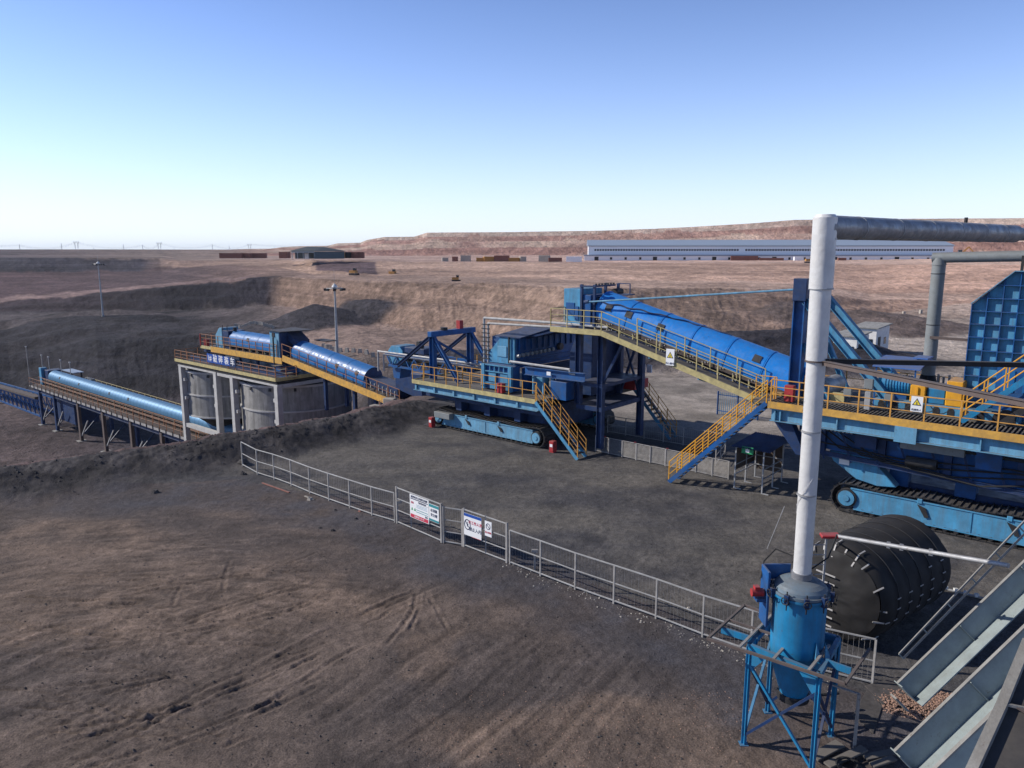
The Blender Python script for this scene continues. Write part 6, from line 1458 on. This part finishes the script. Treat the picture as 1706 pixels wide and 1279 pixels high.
MB().tube(P0, (6.82,16.72,9.55), .205, 32).build('lower_pipe', M['cladding'], wp, smooth=True)
MB().tube((6.82,16.72,9.55), (6.80,16.70,11.15), .225, 32).build('middle_pipe', M['cladding'], wp, smooth=True)
MB().tube((6.80,16.70,11.15), (6.78,16.68,12.68), .252, 32).build('upper_pipe', M['cladding'], wp, smooth=True)
MB().tube((6.78,16.68,12.66), (6.78,16.68,12.74), .252, 32, .20).build('mitre_cap', M['cladding'], wp, smooth=True)
for z, rr_ in ((9.52,.235),(11.13,.262),(7.9,.212),(6.4,.212),(12.2,.258)): MB().tube((6.81,16.71,z),(6.81,16.71,z+.035),rr_,32).build('cladding_band', M['galv'] if z != 9.52 else M['brown'], wp, smooth=True)
b = MB()
for k in range(24):      # spiral lap of the cladding
    a0, a1 = k*.5, (k+1)*.5; z0 = 5.0+k*.19
    b.tube((6.83+.209*math.cos(a0),16.73+.209*math.sin(a0),z0),(6.83+.209*math.cos(a1),16.73+.209*math.sin(a1),z0+.19),.006,4,cap=False)
b.build('cladding_lap', M['cladding'], wp)
h0 = Vector((6.75,16.66,12.47)); h1 = at_y(1706, 390, 24.3); h2 = h0.lerp(h1, 1.9)
MB().tube(h0, h0.lerp(h2, .93/1.9), .262, 32).build('horizontal_pipe', M['greyshadeclad'], wp, smooth=True)  # white cladding coloured grey here, its shade put into the colour
MB().tube(h0.lerp(h2, .93/1.9), h2, .20, 32).build('far_pipe', M['greyshadeclad'], wp, smooth=True)
for f in (.12,.27,.42,.56,.70,.83): q = h0.lerp(h1, f); MB().tube(q, q+(h1-h0).normalized()*.03, .269, 32).build('cladding_band', M['galv'], wp, smooth=True)
q = h0.lerp(h1, .62)+Vector((0,0,.24)); MB().tube(q, q+Vector((0,0,.16)), .045, 8).build('vent', M['dark'], wp)
for k, (px, py, t_) in enumerate(((1706,608,15.6),(1706,672,12.0))):
    a, b2, c = ray(px, py); e = Vector((a*t_, b2*t_, CAM_H + c*t_)); s_ = Vector((6.9,16.6,9.55-.04*k)); e2 = s_.lerp(e, 1.3)
    o = MB().bar(s_, e2, .08, .10).bar(s_+Vector((0,0,.05)), e2+Vector((0,0,.05)), .14, .012).build('stay_bar', M['dark'] if k == 0 else M['brown']); tag(o, ('dark steel angle reaching level from the white pipe to the right edge','brown steel angle from the white pipe sloping down across the right deck')[k], 'steel bar')
# short fence piece and corner posts near the tank
sfn = thing('pipe_fence', 'short piece of pipe fence with a lone tall post behind the tank legs', 'fence', (8.3,16.5,0))
MB().bar((8.32,16.47,0),(8.32,16.47,1.5),.06,.06,(0,1,0)).build('post', M['greyrail'], sfn); MB().tube((7.4,17.2,1.5),(8.34,16.47,1.5),.03,6).build('rail', M['galv'], sfn)

# ------------------------------------------------------------------ grey stair girders at the lower right
gd = Vector((.72,.121,.683)).normalized(); gu = (-.69,.127,.71)
def girder(px, py, t_, depth, length, label, wdt=.46):
    a, b2, c = ray(px, py); p = Vector((a*t_, b2*t_, CAM_H + c*t_)); q = p + gd*length
    t = thing('stair_girder', label, 'girder', tuple(p))
    fr = MB().frame(p, q, gu); y, z = fr[3], fr[4]
    MB().bar(p, q, .03, depth-.06, gu).build('web', M['beamgrey'], t)
    for k in (-1, 1): o_ = z*(k*(depth/2-.015)) + (y*(wdt/2*(1 if y.y < 0 else -1)) if k < 0 else Vector()); MB().bar(p+o_, q+o_, wdt if k < 0 else .09, .03, gu).build('flange', M['beamgrey'] if k < 0 else M['beamdark'], t)
    MB().bar(p-z*(depth/2-.04), p+z*(depth/2-.04), wdt*.9, .025, tuple(gd)).build('end_plate', M['beamgrey'], t)
    for k in range(1, int(length/2.2)): o_ = p+gd*(k*2.2); MB().bar(o_-z*(depth/2-.04), o_+z*(depth/2-.04), wdt*.35, .02, tuple(gd)).build('stiffener', M['beamgrey'], t)
    return t, p, q, y, z
gt, pA, qA, yA, zA = girder(1508, 1151, 19.6, .60, 12, 'grey green girder reaching the ground beside the gravel heap, farthest of the three')
MB().bar(pA-zA*.2+Vector((-.1,0,-.35)), pA+zA*.25+Vector((-.1,0,-.35)), .3, .05, tuple(gd)).build('foot_plate', M['beamdark'], gt)
gt2, pB, qB, yB, zB = girder(1506, 1268, 16.2, .62, 12, 'grey green girder in the middle of the three at the lower right')
gt3, pC, qC, yC, zC = girder(1548, 1330, 13.4, .66, 10, 'nearest of the three grey green girders, cut by the bottom edge')
# handrail beside the far girder
hr = thing('stair_handrail', 'thin grey double rail with short struts running above the farthest girder', 'handrail', tuple(pA))
e0 = pA + gd*.55 + zA*.42 + Vector((0,.3,0)); e1 = e0 + gd*6
for o_ in (Vector((0,0,0)), zA*.16): MB().bar(e0+o_, e1+o_*1.6+zA*.2, .04, .04, gu).build('rail', M['beamdark'], hr)
for k in range(7): q = e0.lerp(e1+zA*.2, k/6.5); MB().bar(q, q+zA*(.16+.02*k), .035, .035).build('strut', M['beamgrey'], hr)
# landing structure in the corner
cn = thing('landing_frame', 'dirty grey edge beam with dark plate cut by the lower right corner', 'platform', (9,7,4))
def at_t(px, py, t_): a, b2, c = ray(px, py); return Vector((a*t_, b2*t_, CAM_H + c*t_))
c1, c2, c3 = at_t(1612,1300,7.6), at_t(1668,1178,8.2), at_t(1712,1070,8.8)
nrm = Vector((.55,.75,-.35))
MB().bar(c1, c2, .10, .10).bar(c2, c3, .10, .10).build('edge_beam', M['beamdark'], cn)
MB().prism([c1+nrm*.06, c2+nrm*.06, c3+nrm*.06, c3+Vector((1.8,-.6,-.1)), c1+Vector((1.8,-.9,0))], (0,0,-.05)).build('dark_plate', M['dark'], cn)
MB().bar(c2+Vector((.02,0,.04)), c2+Vector((1.2,-.35,-.05)), .03, .03).build('plate_rib', M['beamdark'], cn)
MB().prism([c2+Vector((.12,-.04,.02)), c2+Vector((1.3,-.42,-.06)), c2+Vector((1.3,-.9,-.55)), ], (0,0,.02)).build('rust_plate', M['brown'], cn)

# ------------------------------------------------------------------ loose things on the ground
def lump(b, p, s):
    h = [Vector((math.cos(a)*random.uniform(.6,1), math.sin(a)*random.uniform(.6,1), random.uniform(-.2,.1))) for a in (0,1.25,2.5,3.77,5.0)]
    top = [q*.55+Vector((random.uniform(-.1,.1),0,random.uniform(.4,.75))) for q in h]; n = 5
    b.add([p+q*s for q in h+top], [tuple(range(5,10))]+[(i,(i+1) % 5,5+(i+1) % 5,5+i) for i in range(5)])
def pebble_field(name, mt, n, fn, smin, smax, label, cat=None):
    b = MB(); c = 0; pts = [];
    while len(pts) < n: pts.append(fn())
    arr = np.array(pts); zz = height(arr[:,0], arr[:,1])
    for (x, y), z in zip(pts, zz): lump(b, Vector((x, y, z)), smin*(smax/smin)**(random.random()**2.2))
    o = b.build(name, mt, kind='stuff'); tag(o, label, cat or 'stones'); return o
def rnd_px(x0, x1, y0, y1):
    def f(): p = on_z(random.uniform(x0, x1), random.uniform(y0, y1)); return (p.x+random.gauss(0,.05), p.y)
    return f
def along(pts, spread):
    def f():
        i = random.randrange(len(pts)-1); u = random.random(); a, b_ = pts[i], pts[i+1]
        return (a[0]*(1-u)+b_[0]*u+random.gauss(0, spread), a[1]*(1-u)+b_[1]*u+random.gauss(0, spread))
    return f
pebble_field('bank_stones', M['rock'], 900, along([(-27.5,35.2),(-18.9,40.6),(-14.6,44.7),(-10.4,49.6)], 1.1), .02, .11, 'dark stones and clods scattered over the earth bank')
pebble_field('yard_stones', M['rock'], 2600, rnd_px(0, 1250, 900, 1279), .008, .05, 'small dark stones scattered over the front yard')
pebble_field('pale_stones', M['gravel'], 1500, rnd_px(700, 1250, 1150, 1279), .006, .028, 'pale reddish pebbles on the ground before the blue tank')
pebble_field('fence_foot_stones', M['block'], 420, along([(-.2,27.3),(5.9,21.8),(9,19.0)], .25), .015, .06, 'pale crumbs of broken concrete along the foot of the right fence')
ga = on_z(1530, 1172)
def gf():
    a = random.random()*6.28; q = random.random()**.6; return (ga.x+math.cos(a)*q*1.35, ga.y+math.sin(a)*q*.75)
b = MB()
for k in range(1900):
    x, y = gf(); q = math.hypot((x-ga.x)/1.35, (y-ga.y)/.75); lump(b, Vector((x, y, .07*(1-q*q)+random.uniform(0,.03))), random.uniform(.012,.05))
o = b.build('gravel_heap', M['gravel'], kind='stuff'); tag(o, 'reddish gravel heap at the foot of the farthest grey girder', 'gravel')
for k, (px, py, sz, lb) in enumerate(((600,852,.16,'small red brick lump standing before the left fence'),(558,849,.10,'grey stone before the left fence, left of the red lump'),(517,832,.22,'pale broken kerb piece before the left fence'),(593,864,.12,'grey clod before the fence, just below the red lump'),(612,874,.11,'dark stone near the foot of the big gate'),(533,880,.12,'dark stone alone on the front yard below the left fence'),(555,884,.13,'grey stone right of the lone dark one on the front yard'),(258,821,.28,'grey rock lying at the foot of the earth bank'),(405,777,.40,'rock at the left end of the fence on the bank'),(1148,1014,.10,'single pale stone inside the yard near the blue tank'),(405,790,.25,'dark rock just below the left end of the fence'))):
    p = on_z(px, py); p.z = gz(p.x, p.y); b = MB(); lump(b, p, sz); lump(b, p+Vector((sz*.5,-.1*sz,0)), sz*.6)
    tag(b.build('rock', M['brick'] if 'red brick' in lb else M['block'] if 'pale' in lb else M['rock'], bevel=.01), lb, 'rock')
for k, (a_, b_, mt, lb) in enumerate((((437,804),(482,820),'brick','faded red strip lying on the ground before the left fence'),((508,826),(523,832),'block','short pale curb fragment before the left fence'),((650,1043),(650,1043),'block',''))):
    if not lb: continue
    p, q = on_z(*a_, .03), on_z(*b_, .03); tag(MB().bar(p, q, .08, .04).build('strip', M[mt]), lb, 'strip')
pl_ = [((1355,1262),(1400,1238),.28,'grey timber plank leaning on its neighbour left of the dark pit'),((1378,1275),(1440,1246),.22,'worn plank lying across the lower edge below the tank'),((1440,1262),(1500,1250),.20,'broken pale plank near the foot of the middle girder'),((1452,1275),(1490,1262),.18,'short plank end at the bottom edge below the gravel')]
for a_, b_, w_, lb in pl_:
    p, q = on_z(*a_, .10), on_z(*b_, .16); tag(MB().bar(p, q, w_, .05).build('plank', M['dirtwood'], bevel=.008), lb, 'plank')
b = MB()
for k in range(5):
    a0 = k*.0
    for i in range(20): t0, t1 = i*math.pi/10, (i+1)*math.pi/10; c = on_z(1412,1272,.08+.03*k); rr_ = .30-.02*k; b.tube(c+Vector((rr_*math.cos(t0),rr_*math.sin(t0)*.9,0)), c+Vector((rr_*math.cos(t1),rr_*math.sin(t1)*.9,0)), .02, 5, cap=False)
tag(b.build('hose_coil', M['black']), 'coil of black hose lying among the planks at the bottom edge', 'hose')
# low concrete slabs round the girder foot
for (poly, lb) in (([(1440,1145),(1505,1128),(1545,1140),(1470,1178)],'thin concrete slab edge beside the end post of the fence'),([(1445,1150),(1470,1180),(1455,1225),(1420,1195)],'dusty concrete slab left of the gravel heap')):
    P_ = [on_z(*p, .0) for p in poly]; tag(MB().prism(P_, (0,0,.07)).build('concrete_slab', M['rock'], bevel=.01), lb, 'slab')

# ------------------------------------------------------------------ the air
hm_ = bpy.data.materials.new('haze_air'); hm_.use_nodes = True; hn = hm_.node_tree; hn.nodes.clear()
ho = hn.nodes.new('ShaderNodeOutputMaterial'); hv = hn.nodes.new('ShaderNodeVolumePrincipled')
hv.inputs['Color'].default_value = (.86,.92,1.0,1); hv.inputs['Density'].default_value = .00005; hv.inputs['Anisotropy'].default_value = .3
hn.links.new(hv.outputs[0], ho.inputs['Volume'])
hz_ = MB().bx(-9500,9500,-9500,9500,-22,62).build('haze', hm_, kind='stuff')
tag(hz_, 'thin pale air lying over the whole mine', 'haze')
